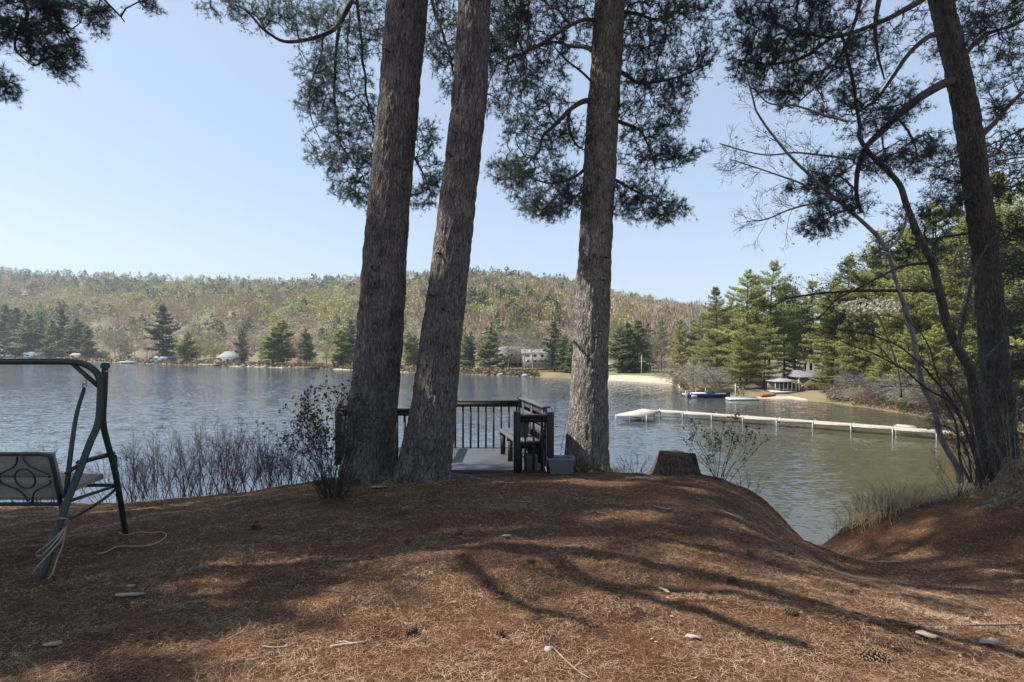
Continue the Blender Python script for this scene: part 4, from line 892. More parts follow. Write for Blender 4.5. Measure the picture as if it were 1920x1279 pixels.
# ------------------------------------------------------------------ buildings
def house(name, label, u, d, W, Dp, H, roof_h, wall, roof, rz=0, wins=(), z=None, gable='x', hip=0.0, over=.35, extra=None, storeys=None, door=None):
    b = L(u, d); b[2] = b[2] if z is None else z
    root = thing(name, label, 'house', b, rz); MB().box((0, 0, H/2-.3), (W, Dp, H+.6)).build('wall', M[wall], root)
    rf = MB(); w, q = W/2+over, Dp/2+over; th = .14
    hx = w-hip if gable == 'x' else w
    bot = [[-w, -q, H], [w, -q, H], [w, q, H], [-w, q, H]]
    top = [[-hx if hip else -w, 0, H+roof_h], [hx if hip else w, 0, H+roof_h]] if gable == 'x' else [[0, -q, H+roof_h], [0, q, H+roof_h]]
    Vv = bot+top; lo = [[a_, b_, c_-th] for a_, b_, c_ in bot]; Vv = Vv+lo
    if gable == 'x': Q = [[0, 1, 5, 4], [2, 3, 4, 5]]; T = [[1, 2, 5], [3, 0, 4]]
    else: Q = [[1, 2, 5, 4], [3, 0, 4, 5]]; T = [[0, 1, 4], [2, 3, 5]]
    Q += [[6, 7, 1, 0], [7, 8, 2, 1], [8, 9, 3, 2], [9, 6, 0, 3], [9, 8, 7, 6]]
    rf.add(Vv, Q, T).build('roof', M[roof], root)
    for (wx, wz_, ww, wh) in wins:
        fr = MB().box((wx, -Dp/2-.03, wz_), (ww, .06, wh)).build('window', M['trim'], root)
        MB().box((wx, -Dp/2-.075, wz_), (ww*.78, .03, wh*.74)).build('pane', M['glass'], fr)
    if door: MB().box((door, -Dp/2-.04, 1.0), (.95, .07, 2.0)).build('door', M['white'], root)
    return root
hb = L(1502, 86)
h1 = house('brown_house', 'two-storey olive brown shingled house among pines on the right shore', 1508, 81, 3.3, 3.6, 2.2, .85, 'olive', 'roof_d', rz=0, hip=.35,
      z=-4.78, wins=[(.25, 1.75, .62, .4), (1.05, 1.75, .62, .4), (-1.15, .75, .5, .42), (-.35, .75, .5, .42), (.5, .75, .5, .42), (1.3, .75, .5, .42)], door=None)
MB().box((-1.68, -1.86, 1.1), (.2, .09, 2.2)).build('corner_board', M['trim'], h1)
pr = thing('screened_porch', 'white framed porch with pale roof left of the olive brown house', 'porch', (P(1466, 735, 80)[0], 80, -4.78))
pr.scale = (.95, .95, .78)
MB().box((0, 0, .12), (3.2, 2.6, .24)).build('floor', M['white'], pr)
for x_ in np.linspace(-1.5, 1.5, 6): MB().box((x_, -1.2, 1.1), (.1, .1, 1.75)).build('post', M['white'], pr)
for x_ in (-1.5, 1.5): MB().box((x_, 1.2, 1.1), (.1, .1, 1.75)).build('post', M['white'], pr)
MB().box((0, -1.2, .62), (3.1, .06, .08)).build('rail', M['white'], pr)
rf = MB(); rf.add([[-1.8, -1.5, 2.0], [1.8, -1.5, 2.0], [1.8, 1.5, 2.0], [-1.8, 1.5, 2.0], [-.4, 0, 2.55], [.4, 0, 2.55], [-1.8, -1.5, 1.9], [1.8, -1.5, 1.9], [1.8, 1.5, 1.9], [-1.8, 1.5, 1.9]],
    [[0, 1, 5, 4], [2, 3, 4, 5], [6, 7, 1, 0], [7, 8, 2, 1], [8, 9, 3, 2], [9, 6, 0, 3], [9, 8, 7, 6]], [[1, 2, 5], [3, 0, 4]]).build('roof', M['roof'], pr)
MB().box((0, 1.12, 1.1), (2.85, .1, 1.75)).build('back_wall', M['brownwall'], pr)
house('cottage', 'cottage with pale grey hip roof on the far shore', 433, float(shore_d(433))+9, 8.0, 5, 2.0, 2.3, 'roof', 'roof', hip=2.2, wins=[(-2.5, 1.1, 1, .9), (0, 1.1, 1, .9), (2.5, 1.1, 1, .9)])
house('cottage', 'low blue cottage at the far left shore behind the swing beam', 71, float(shore_d(71))+9, 11, 5, 2.4, 1.2, 'bluewall', 'roof_d', wins=[(-3.5, 1.3, 1.6, 1), (0, 1.3, 1.6, 1), (3.5, 1.3, 1.6, 1)])
house('cottage', 'low brown cottage at the far left shore, just left of the swing top', 151, float(shore_d(151))+9, 7, 4, 1.9, 1.0, 'brownwall', 'roof', wins=[(-2, 1, 1.2, .8), (1.5, 1, 1.2, .8)])
house('cottage', 'small shed with pale roof on the far shore under the tall dark spruce', 310, float(shore_d(310))+6, 7, 3.5, 1.5, .9, 'bluewall', 'roof', wins=[(0, .8, 1.0, .6)])
house('cottage', 'small grey cottage on the far shore just left of the left big trunk', 646, float(shore_d(646))+8, 3.6, 3, 1.7, .9, 'roof_d', 'roof', wins=[(-.8, .9, .7, .6), (.8, .9, .7, .6)])
house('long_building', 'long white two-storey building behind trees left of the third trunk', 1022, float(shore_d(1022))+17, 11.5, 5, 3.2, 1.0, 'roof', 'roof', z=-3.2, wins=[(x_, z_, .9, .7) for x_ in (-4.5, -2.7, -.9, .9, 2.7, 4.5) for z_ in (1.1, 2.5)])
house('garage', 'white lodge with flat pale roof left of the long building', 960, float(shore_d(960))+24, 9.0, 5, 3.0, .8, 'roof', 'roof', z=-2.2, wins=[(-3, 1.5, 1.0, .8), (0, 1.5, 1.0, .8), (3, 1.5, 1.0, .8)])
house('beach_house', 'low white beach building with wide windows behind the lawn', 1189, float(shore_d(1189))+18, 7.0, 4, 1.5, .55, 'brownwall', 'roof', z=-4.2, wins=[(-2.4, .85, 1.2, .6), (-.8, .85, 1.2, .6), (.8, .85, 1.2, .6), (2.4, .85, 1.2, .6)])
house('beach_house', 'small white beach hut right beside the third trunk', 1150, float(shore_d(1150))+18, 3.4, 3, 1.5, .5, 'roof', 'roof', z=-4.2, door=.5, wins=[(-.9, .9, .8, .5)])

# flagpole on the lawn, boats, floats
def pole(name, label, u, d, h, r_=.05):
    b = L(u, d); o = thing(name, label, 'pole', b); MB().tube([[0, 0, -.3], [0, 0, h]], [r_, r_*.7], 8).build('pole', M['white'], o, True); MB().lathe([(.0, h), (r_*1.8, h+.05), (0, h+.16)], n=8).build('finial', M['steel'], o, True)
pole('flagpole', 'white pole standing on the lawn behind the beach', 1203, float(shore_d(1203))+7, 4.2, .07)
def hull(L_, W, H, n=14, m=7):
    V = []
    for i in range(n):
        t = i/(n-1); w = W/2*min(1, 1.02*(1-t**3.2)**.6+.0)*(.92+.08*min(1, t*3)); sheer = H*(1+.25*t*t)
        for j in range(m):
            a = j/(m-1); ang = a*math.pi; yy = math.cos(ang)*w*(abs(math.cos(ang))**-.25 if abs(math.cos(ang)) > .05 else 1); zz = sheer*(1-math.sin(ang)**.7*(1-.25*t**3)); V.append([t*L_-L_/2, np.clip(yy, -w, w), zz-.12])
    i = (np.arange(n-1)[:, None]*m+np.arange(m-1)[None]).ravel(); Q = np.stack([i, i+1, i+m+1, i+m], -1).tolist()
    Q += [[k*m, (k+1)*m, (k+1)*m+m-1, k*m+m-1] for k in range(n-1)]
    V = np.array(V); V[[k*m for k in range(n)], 2] -= .0
    return V, Q, [[0, j+1, j] for j in range(1, m-1)]
bp = P(1330, 742, 78); bp[2] = WZ
sb = thing('speedboat', 'navy speedboat with white stripe moored below the bare thicket', 'boat', bp, math.radians(-4))
V, Q, T = hull(5.6, 1.9, .75); MB().add(V, Q, T).build('hull', M['navy'], sb, True)
MB().box((-.2, 0, .62), (4.4, 1.7, .08), bev=.02).build('deck', M['white'], sb)
MB().box((-2.2, 0, .30), (.9, 1.75, .5), bev=.1).build('stern_seat', M['white'], sb)
wsb = MB(); wsb.add([[.6, -.75, .66], [.6, .75, .66], [.2, .65, 1.05], [.2, -.65, 1.05], [.64, -.75, .66], [.64, .75, .66], [.24, .65, 1.05], [.24, -.65, 1.05]], [[0, 1, 2, 3], [4, 7, 6, 5], [0, 4, 5, 1], [3, 2, 6, 7]]).build('windscreen', M['glass_b'], sb)
MB().box((-2.95, 0, .25), (.35, .4, .8), bev=.08).build('outboard_motor', M['roof_d'], sb)
MB().tube([[-.5, 0, .6], [-.5, 0, 1.35]], .035, 6).build('mast', M['white'], sb)
fp = P(1302, 739, 80); fp[2] = WZ
fl = thing('mooring_dock', 'small low dock with orange fender rail left of the speedboat', 'dock', fp)
MB().box((0, 0, .3), (3.2, 1.2, .16)).build('deck', M['dockwood'], fl)
for x_ in (-1.4, 0, 1.4): MB().tube([[x_, -.55, -1], [x_, -.55, .9]], .05, 6).build('leg', M['steel'], fl)
MB().box((0, -.55, .85), (2.9, .06, .07)).build('rail', M['dockside'], fl)
rp = P(1392, 749, 74.5); rp[2] = WZ
rf_ = thing('swim_raft', 'flat white swim raft floating right of the speedboat', 'raft', rp)
MB().box((0, 0, .16), (3.9, 1.6, .30), bev=.08).build('float', M['white'], rf_); MB().box((0, 0, .33), (3.6, 1.4, .05)).build('deck', M['roof'], rf_)
pp_ = P(1379, 743, 77); pp_[2] = WZ-.4
po = thing('marker_pole', 'thin white pole standing in the water by the raft', 'pole', pp_); MB().tube([[0, 0, 0], [0, 0, 2.4]], .05, 8).build('pole', M['white'], po, True)
kp = L(1441, 77.5); ky = thing('kayak', 'orange kayak pulled up on the sandy shore', 'kayak', kp+np.array([0, 0, .1]), math.radians(12))
V, Q, T = hull(2.3, .6, .3); MB().add(V, Q, T).build('hull', M['orange'], ky, True); MB().lathe([(.0, .42), (.24, .42), (.26, .36)], (-.2, 0, 0), 12).build('cockpit', M['roof_d'], ky)
wp = P(242, 681, 236); wp[2] = WZ; wb_ = thing('white_boat', 'white boat moored at the far shore right of the swing', 'boat', wp)
V, Q, T = hull(6.5, 2.2, 1.0); MB().add(V, Q, T).build('hull', M['white'], wb_, True); MB().box((-.3, 0, 1.1), (1.8, 1.5, .6), bev=.2).build('cabin', M['roof'], wb_)
# small shore docks on the far side
for k, (u_, lab_) in enumerate([(20, 'low white dock at the far left shore'), (395, 'stony landing left of the pale-roofed cottage'), (575, 'low brown dock on the far shore left of the trunks')]):
    d_ = float(shore_d(u_))-2; c = P(u_, HOR+1, d_); c[2] = WZ; o = thing('shore_dock', lab_, 'dock', c)
    MB().box((0, 0, .5), (8, 2.5, .2)).build('deck', M['dockwood' if k != 2 else 'dockside'], o)
    for x_ in (-3.5, 0, 3.5): MB().box((x_, -1, -.2), (.25, .25, 1.4)).build('leg', M['brownwall'], o)

# ------------------------------------------------------------------ rocks on the far shore by the cottage
for k, (u_, s_) in enumerate([(458, 1.0), (476, .7), (500, .8), (545, .6), (985, .8), (940, .7)]):
    d_ = float(shore_d(u_))+.6; b = L(u_, d_); q = np.random.default_rng(k); bm = bmesh.new(); bmesh.ops.create_icosphere(bm, subdivisions=2, radius=1)
    V = np.array([v.co[:] for v in bm.verts]); bm.verts.index_update(); T = [[v.index for v in f.verts] for f in bm.faces]; bm.free()
    V = V*(.8+.5*fbm(V*1.2+k*7, 2, k)[:, None])*np.array([1.4, 1, .7])*s_
    o = mesh_np('boulder', V+b, [T], M['rock'], smooth=False, loc=b); tag(o, f'{["pale wide", "small pale", "grey rounded", "low grey", "pale round", "brownish"][k]} boulder at the far waterline, {side_txt(k)} from the left', 'boulder', 'boulders on the far waterline')

# ------------------------------------------------------------------ the dock in the cove
def W_(u, v):
    """point on the lake surface at pixel u,v"""
    d = (EYE-WZ)*F/(v-HOR); return np.array([(u-CU)/F*d, d, WZ])
DZ = WZ+.62
def atz(u, v, z): d = (EYE-z)*F/(v-HOR); return np.array([(u-CU)/F*d, d, z])
dock = thing('lake_dock', 'long pale sectional dock on metal legs crossing the cove', 'dock', atz(1237, 768, DZ))
db = np.array(dock.location)
ctr = [atz(1232, 769, DZ), atz(1318, 775, DZ), atz(1437, 784, DZ), atz(1570, 793.5, DZ), atz(1728, 805.5, DZ), atz(1850, 816, DZ)]
ctr = np.array(ctr); s_ = np.concatenate([[0], np.cumsum(np.linalg.norm(np.diff(ctr[:, :2], axis=0), axis=1))]); Lt = s_[-1]; ns = 9
def along(t): return np.array([np.interp(t*Lt, s_, ctr[:, k]) for k in range(3)])
def frame(mb, c):
    return None
for k in range(ns):
    a = along(k/ns); b = along((k+1)/ns); dr_ = (b-a)/np.linalg.norm(b-a); a = a+dr_*.015; b = b-dr_*.015; nrm_ = np.array([-dr_[1], dr_[0], 0])
    sec = MB(); nb = 18
    for q in range(nb):
        c = a+(b-a)*(q+.5)/nb; sec.bar(c-db-nrm_*.62, c-db+nrm_*.62, np.linalg.norm(b-a)/nb*.93, .04, bev=.006)
    sec.build('deck_section', M['dockwood'], dock)
    f_ = MB()
    for e in (-1, 1): f_.bar(a-db+nrm_*.60*e+np.array([0, 0, -.09]), b-db+nrm_*.60*e+np.array([0, 0, -.09]), .045, .135)
    f_.build('side_rail', M['dockside' if k in (2, 4, 8) else 'dockwood'], dock)
def leg_pair(c, nrm_, depth=1.6, w=.66):
    for e in (-1, 1):
        MB().tube([c-db+nrm_*w*e+np.array([0, 0, .10]), c-db+nrm_*w*e+np.array([0, 0, -depth])], .034, 8).build('leg', M['steel'], dock, True)
    MB().bar(c-db-nrm_*w+np.array([0, 0, -.33]), c-db+nrm_*w+np.array([0, 0, -.33]), .035, .035).build('brace', M['steel'], dock)
for k in range(ns+1):
    a = along(min(k/ns, 1)); b = along(min(k/ns+.02, 1)) if k < ns else a+(along(1)-along(.98)); dr_ = (b-a)/np.linalg.norm(b-a); leg_pair(a, np.array([-dr_[1], dr_[0], 0]))
# landing at the far end, turned towards the viewer's left, and small landing near the right end
e0 = along(0); cor = [atz(1155, 777.5, DZ), atz(1212, 779.5, DZ), atz(1238, 770.5, DZ), atz(1205, 767, DZ)]
A_, B_, C_, D_ = [q-db for q in cor]
pl = MB(); nb = 20
for q in range(nb):
    t = (q+.5)/nb; p0 = A_+(D_-A_)*t; p1 = B_+(C_-B_)*t; pl.bar(p0+np.array([0, 0, .004]), p1+np.array([0, 0, .004]), np.linalg.norm(D_-A_)/nb*.9, .04)
pl.build('end_landing', M['dockwood'], dock)
f_ = MB()
for p0, p1 in ((A_, B_), (B_, C_), (D_, A_)): f_.bar(p0+np.array([0, 0, -.09]), p1+np.array([0, 0, -.09]), .05, .135)
f_.build('landing_frame', M['dockwood'], dock)
for p0 in (A_, B_, C_, D_, (A_+D_)/2, (B_+C_)/2): MB().tube([p0+np.array([0, 0, .06]), p0+np.array([0, 0, -1.6])], .034, 8).build('leg', M['steel'], dock, True)
q0 = (atz(1682, 800.5, DZ)-db, atz(1722, 803.5, DZ)-db, atz(1712, 799, DZ)-db, atz(1680, 797.2, DZ)-db)
pl = MB()
for q in range(8):
    t = (q+.5)/8; pl.bar(q0[0]+(q0[3]-q0[0])*t+np.array([0, 0, .05]), q0[1]+(q0[2]-q0[1])*t+np.array([0, 0, .05]), np.linalg.norm(q0[3]-q0[0])/8*.92, .04)
pl.build('side_landing', M['dockwood'], dock)
for p0 in q0[2:]: MB().tube([p0, p0+np.array([0, 0, -1.6])], .034, 8).build('leg', M['steel'], dock, True)

# ------------------------------------------------------------------ wooden deck with railing and bench
FZ = -.42
deck = thing('wooden_deck', 'dark wooden deck with railing built out over the bank', 'deck', (-.9, 10.3, FZ)); kb = np.array([-.9, 10.3, FZ])
XR, XL, YN, YF = .14, -1.75, 9.32, 11.35
pl = MB(); y = YN
while y < YF:
    pl.box((-.78-kb[0], y+.067-kb[1], -.02), (2.62, .134, .04), bev=.004); y += .141
y = 9.9
while y < YF:
    pl.box((-2.6-kb[0], y+.067-kb[1], -.021), (1.02, .134, .04), bev=.004); y += .141
pl.build('floor_boards', M['wood_deck'], deck)
MB().box((-.78-kb[0], YN-.025-kb[1], -.13), (2.62, .04, .20)).box((-1.3-kb[0], YF+.03-kb[1], -.13), (3.6, .04, .20)).box((.54-kb[0], 10.3-kb[1], -.13), (.04, 2.0, .20)).build('rim_joist', M['wood_dark'], deck)
for x_, y_ in ((-3.0, 11.2), (-1.3, 11.2), (.4, 11.2), (-3.0, 10.1)):
    MB().box((x_-kb[0], y_-kb[1], -1.9), (.12, .12, 3.6)).build('support_post', M['wood_dark'], deck)
def post(x_, y_, h=.98, w=.10, cap=True):
    m_ = MB().box((x_-kb[0], y_-kb[1], h/2-.02), (w, w, h), bev=.008)
    if cap: m_.lathe([(w*.62, h-.02), (w*.62, h+.0), (.0, h+.055)], (x_-kb[0], y_-kb[1], 0), 4)
    m_.build('post', M['wood_dark'], deck)
def rail(a, b, h=.93, sp=.137, end=.08, lowrail=.06):
    a = np.array([a[0]-kb[0], a[1]-kb[1], 0]); b = np.array([b[0]-kb[0], b[1]-kb[1], 0]); Lr = np.linalg.norm(b-a)
    MB().bar(a+[0, 0, h], b+[0, 0, h], .13, .038, bev=.006).build('handrail', M['wood_dark'], deck)
    MB().bar(a+[0, 0, h-.065], b+[0, 0, h-.065], .04, .085).build('upper_rail', M['wood_dark'], deck)
    n_ = max(1, int(round((Lr-2*end)/sp)))
    for k in range(n_+1):
        p = a+(b-a)*((end+(Lr-2*end)*k/n_)/Lr); MB().box((p[0], p[1], (h-.03)/2), (.036, .036, h-.05)).build('baluster', M['wood_dark'], deck)
post(.17, 11.3, 1.0); post(-1.72, 11.3); post(-1.72, 9.9); post(-3.02, 9.9); post(-3.02, 11.3)
rail((.17, 11.3), (-1.66, 11.3), .935, .155); rail((-1.72, 11.2), (-1.72, 9.95)); rail((-1.78, 9.86), (-2.98, 9.86)); rail((-3.02, 9.95), (-3.02, 11.2))
post(.08, 9.22, .99, .115, False); post(.62, 9.22, .98, .115, False)
rail((.135, 9.22), (.565, 9.22), .90, .13)
rail((.60, 9.32), (.24, 11.25), .90, .16)
# bench along the right railing
ux = np.array([.17-.62, 11.3-9.22, 0]); ux /= np.linalg.norm(ux); un = np.array([-ux[1], ux[0], 0])   # un points to the left (onto the deck)
O = np.array([.58-kb[0], 9.30-kb[1], 0])
def bp_(s, n_, z): return O+ux*s+un*n_+np.array([0, 0, z])
for n_, z_ in ((.17, .46), (.31, .455), (.45, .45)):
    MB().bar(bp_(.05, n_, z_), bp_(1.62, n_, z_), .132, .038, bev=.006).build('bench_seat', M['wood_deck'], deck)
for n_, z_ in ((.055, .62), (.035, .77), (.015, .955)):
    MB().bar(bp_(.02, n_, z_), bp_(1.72, n_, z_), .035, .125, bev=.006).build('bench_back', M['wood_deck'], deck)
for s in (.12, .85, 1.5):
    MB().bar(bp_(s, .44, 0), bp_(s, .44, .43), .09, .04).build('bench_leg', M['wood_dark'], deck)
    MB().bar(bp_(s, .06, .40), bp_(s, .50, .40), .04, .09).build('bench_brace', M['wood_dark'], deck)
    MB().bar(bp_(s, .09, .10), bp_(s, .02, 1.02), .04, .08).build('bench_brace', M['wood_dark'], deck)
MB().bar(bp_(.0, .02, 1.03), bp_(1.75, .02, 1.03), .14, .035, bev=.006).build('bench_cap', M['wood_deck'], deck)
def tub(name, label, cat, c, w, dp, h, mat, taper=.8, rim=.02, rz=0, soil=True):
    root = thing(name, label, cat, c, rz); a, b = w/2, dp/2; t = taper; V = []
    prof = [(t, 0), (.97*1, h*.80), (1.0, h*.80), (1.06, h*.86), (1.06, h), (.96, h), (.95, h*.86), (t*.92, .02)]
    for k, z in prof: V += [[-a*k, -b*k, z], [a*k, -b*k, z], [a*k, b*k, z], [-a*k, b*k, z]]
    Q = []
    for i in range(len(prof)-1):
        for j in range(4): Q.append([i*4+j, i*4+(j+1) % 4, (i+1)*4+(j+1) % 4, (i+1)*4+j])
    Q += [[3, 2, 1, 0], [28, 29, 30, 31]]
    o = MB().add(V, Q).build('pot', M[mat], root); bv = o.modifiers.new('bevel', 'BEVEL'); bv.width = .006; bv.segments = 2
    if soil: MB().box((0, 0, h*.78), (w*.9, dp*.9, .04)).build('soil', M['soil'], root)
    return root
pc = P(1052, 893, 8.95); tub('planter_box', 'empty blue-grey plastic planter on the ground by the third trunk', 'planter', (pc[0], pc[1]+.15, gz(pc[0], pc[1]+.12)-.01), .41, .26, .27, 'planter', rz=.05)
gb = bp_(.55, .30, .475)+kb; tub('green_bin', 'green plastic box standing on the deck bench', 'box', gb, .20, .20, .26, 'green_plastic', .9, rz=.2)
bb = np.array([.30, 9.42, FZ+.004]); tub('storage_tub', 'dark blue tub on the deck floor behind the front railing panel', 'tub', bb, .22, .18, .22, 'planter', .85)

# ------------------------------------------------------------------ stumps
def stump(name, label, c, R, h, mat, seed, jag=.05, roots=6, sx=1.0):
    V, Q, T, q = trunk_mesh([[0, 0, -.35], [0, 0, 0], [.01, 0, h*.6], [.02, 0, h]], [R*1.3, R*1.18, R*1.0, R*.9], n=72, seg=.02, bark=.02, flare=.35, roots=roots, seed=seed, base_z=0)
    top = V[:, 2] > h*.7; V[top, 2] += (fbm(V[top]*7, 3, seed)-.5)*jag*2.5; V[:, 0] *= sx
    root = thing(name, label, 'tree stump', c); mesh_np('trunk', V, [Q, T], M[mat], root, smooth=True)
    V2 = []
    return root
sc_ = P(1268, 897, 9.25); stump('tree_stump', 'dark weathered tree stump at the edge of the bank', (sc_[0], sc_[1], gz(sc_[0], sc_[1])-.02), .31, .37, 'stump', 4, .04)
# mossy root clump of the cut tree at the right edge
rc = np.array([7.05, 7.75, gz(7.05, 7.75)]); rs = stump('root_clump', 'pale brown stump with spreading exposed roots at the right edge', rc, .27, .42, 'stump_tan', 12, .12, 5, 1.1)
for k, (a, L_) in enumerate([(2.9, .5), (3.5, .75), (4.1, .8), (4.8, .6), (2.4, .4)]):
    pts = []
    for t in np.linspace(0, 1, 9):
        x_ = rc[0]+math.cos(a+.3*math.sin(t*4+k))*(.2+L_*t); y_ = rc[1]+math.sin(a+.3*math.sin(t*4+k))*(.2+L_*t); pts.append([x_-rc[0], y_-rc[1], gz(x_, y_)-rc[2]+.10*(1-t)**1.5+.012-.05*t])
    MB().tube(pts, np.linspace(.07, .018, 9), 8).build('root', M['stump_tan'], rs, True)

# ------------------------------------------------------------------ garden swing
sw = thing('garden_swing', 'dark green metal porch swing frame with beige cushioned bench on the left', 'swing seat', P(190, 800, 4.85))
sb0 = np.array(sw.location)
def S(u, v, d): return P(u, v, d)-sb0
gf = G(74, 1086); gr = G(236, 999)
fa = gf-sb0; ra_ = gr-sb0
DX = np.array([-2.15, 0, 0])
for mir in (0, 1):
    o = DX*mir
    lf = [fa+np.array([0, 0, -.03]), S(117, 964, 4.45), S(150, 880, 4.62), S(168, 831, 4.72), S(184, 792, 4.8), S(188, 740, 4.82), S(190, 698, 4.83)]
    MB().tube(smooth_line(lf, 24)+o, .027, 12).build('front_leg', M['metal_green'], sw, True)
    lr = [ra_+np.array([0, 0, -.03]), S(224, 930, 5.15), S(213, 874, 5.05), S(200, 826, 4.95), S(193, 790, 4.9), S(195, 740, 4.88), S(197, 686, 4.87)]
    MB().tube(smooth_line(lr, 24)+o, .025, 12).build('rear_leg', M['metal_green'], sw, True)
    MB().lathe([(0, .03), (.026, .025), (.036, .008), (.036, -.02)], S(197, 686, 4.87)+o, 12).build('end_cap', M['metal_green'], sw, True)
    MB().lathe([(0, .012), (.02, .01), (.024, 0)], S(203, 697, 4.84)+o, 8).build('bolt', M['steel'], sw, True)
    MB().tube([S(137, 683, 4.83)+o*1+(np.array([.0, 0, 0]) if not mir else np.array([.25, 0, 0])), S(184, 724, 4.83)+o], .019, 10).build('corner_brace', M['metal_green'], sw, True)
bl = [S(188, 714, 4.83), S(180, 698, 4.83), S(163, 685, 4.83), S(137, 679, 4.83), S(80, 678, 4.83)]
br_ = [q*np.array([-1, 1, 1])+np.array([2*S(188, 0, 4.83)[0], 0, 0])+DX for q in bl][::-1]
MB().tube(smooth_line(bl+br_, 50), .027, 12).build('top_beam', M['metal_green'], sw, True)
# swinging bench
bench = thing('swing_bench', 'x', 'x'); bench.parent = sw; bench.name = 'hanging_bench'
for k_ in ('label', 'category'): del bench[k_]
zs = gf[2]+.47-sb0[2]; xr = P(113, 900, 4.55)[0]-sb0[0]; xl = xr-1.62; yb = 4.55-sb0[1]
for xx, sg in ((xr, 1), (xl, -1)):
    hk = S(158, 705, 4.83) if sg == 1 else S(158, 705, 4.83)+np.array([xl-xr-.12, 0, 0])
    a_ = np.linspace(0, 4.4, 14); MB().tube(np.stack([hk[0]+.018*np.sin(a_), hk[1]+0*a_, hk[2]-.02-.03+.02*np.cos(a_)], 1), .005, 6).build('hook', M['steel'], bench, True)
    a_ = np.linspace(3.1, 8.2, 14); MB().tube(np.stack([hk[0]+.016*np.sin(a_), hk[1]+0*a_, hk[2]-.085+.02*np.cos(a_)], 1), .005, 6).build('hook', M['steel'], bench, True)
    MB().tube(smooth_line([hk+[0, 0, -.10], hk*.5+np.array([xx, yb+.06, zs+.22])*.5+[0, 0, .02], [xx+.02, yb+.05, zs+.15], [xx+.01, yb+.06, zs-.02]], 20), np.linspace(.014, .021, 20), 10).build('hanger_bar', M['metal_green'], bench, True)
    arm = smooth_line([[xx+.03, yb+.02, zs+.20], [xx+.05, yb+.20, zs+.26], [xx+.05, yb+.52, zs+.25], [xx+.05, yb+.56, zs+.18], [xx+.05, yb+.56, zs-.02]], 18)
    MB().tube(arm, .016, 8).build('arm_frame', M['metal_green'], bench, True)
    MB().bar([xx+.045, yb+.12, zs+.265], [xx+.05, yb+.54, zs+.27], .055, .035, bev=.014).build('armrest', M['metal_green'], bench)
    MB().tube(smooth_line([[xx+.05, yb+.60, zs-.04], [xx+.05, yb+.45, zs-.10], [xx+.04, yb+.10, zs-.17], [xx+.0, yb+.02, zs-.14], [xx, yb, zs-.04]], 16), .012, 8).build('side_loop', M['metal_green'], bench, True)
MB().tube([[xr, yb, zs-.04], [xl, yb, zs-.04]], .016, 8).tube([[xr+.05, yb+.58, zs-.03], [xl-.05, yb+.58, zs-.03]], .016, 8).tube([[xr, yb, zs-.04], [xr+.05, yb+.58, zs-.03]], .014, 8).tube([[xl, yb, zs-.04], [xl-.05, yb+.58, zs-.03]], .014, 8).build('seat_frame', M['metal_green'], bench, True)
bt = zs+.40; lean_ = .10  # back leans towards the viewer
def bk(s, h): return np.array([xr+(xl-xr)*s, yb-lean_*h, zs-.02+(bt-zs)*h])
fr_pts = [bk(0, 0), bk(0, .88), bk(.015, .97), bk(.05, 1), bk(.95, 1), bk(.985, .97), bk(1, .88), bk(1, 0)]
MB().tube(np.vstack([smooth_line(fr_pts[:4], 14), smooth_line(fr_pts[4:], 14)]), .016, 8).build('back_frame', M['metal_green'], bench, True)
wm = MB(); off = np.array([0, -.025, 0])
for cs in (.135, .38, .62, .865):
    a_ = np.linspace(0, 2*math.pi, 33); wm.tube([bk(cs+.048*math.cos(q), .5+.20*math.sin(q))+off for q in a_], .0075, 6, cap=False)
    for sx_ in (-1, 1):
        for sy_ in (-1, 1): wm.tube(smooth_line([bk(cs+.01*sx_, .5+.48*sy_)+off, bk(cs+.035*sx_, .5+.27*sy_)+off, bk(cs+.115*sx_, .5+.10*sy_)+off, bk(cs+.12*sx_, .5+.02*sy_)+off], 12), .0075, 6)
wm.build('scroll_wire', M['metal_green'], bench, True)
def cushion(name, c0, ex, ey, ez, n=26, seed=0):
    bm = bmesh.new(); bmesh.ops.create_cube(bm, size=1); bmesh.ops.subdivide_edges(bm, edges=bm.edges[:], cuts=9, use_grid_fill=True); V = np.array([v.co[:] for v in bm.verts])*2
    bm.verts.index_update(); Q = [[v.index for v in f.verts] for f in bm.faces]; bm.free()
    e = np.clip(1-np.abs(V[:, 0])**6, 0, 1)*np.clip(1-np.abs(V[:, 1])**6, 0, 1); V[:, 2] *= (.45+.55*e**.5); V[:, 2] += (fbm(V*2.5+seed, 2, seed)-.5)*.3
    W = np.asarray(c0)+V[:, :1]*np.asarray(ex)/2+V[:, 1:2]*np.asarray(ey)/2+V[:, 2:3]*np.asarray(ez)/2
    return MB().add(W, Q).build(name, M['cushion'], bench, True)
ex = np.array([xl-xr+.04, 0, 0])
for j, (h0_, h1_) in enumerate(((.02, .50), (.50, 1.0))):
    cushion('back_cushion', (bk(.5, (h0_+h1_)/2)+np.array([0, .055, .0])), ex, bk(0, h1_)-bk(0, h0_), np.array([0, .085, .01]), seed=j)
cushion('seat_cushion', np.array([(xr+xl)/2-.03, yb+.30, zs+.04]), ex, np.array([0, .50, .04]), np.array([0, -.01, .10]), seed=5)

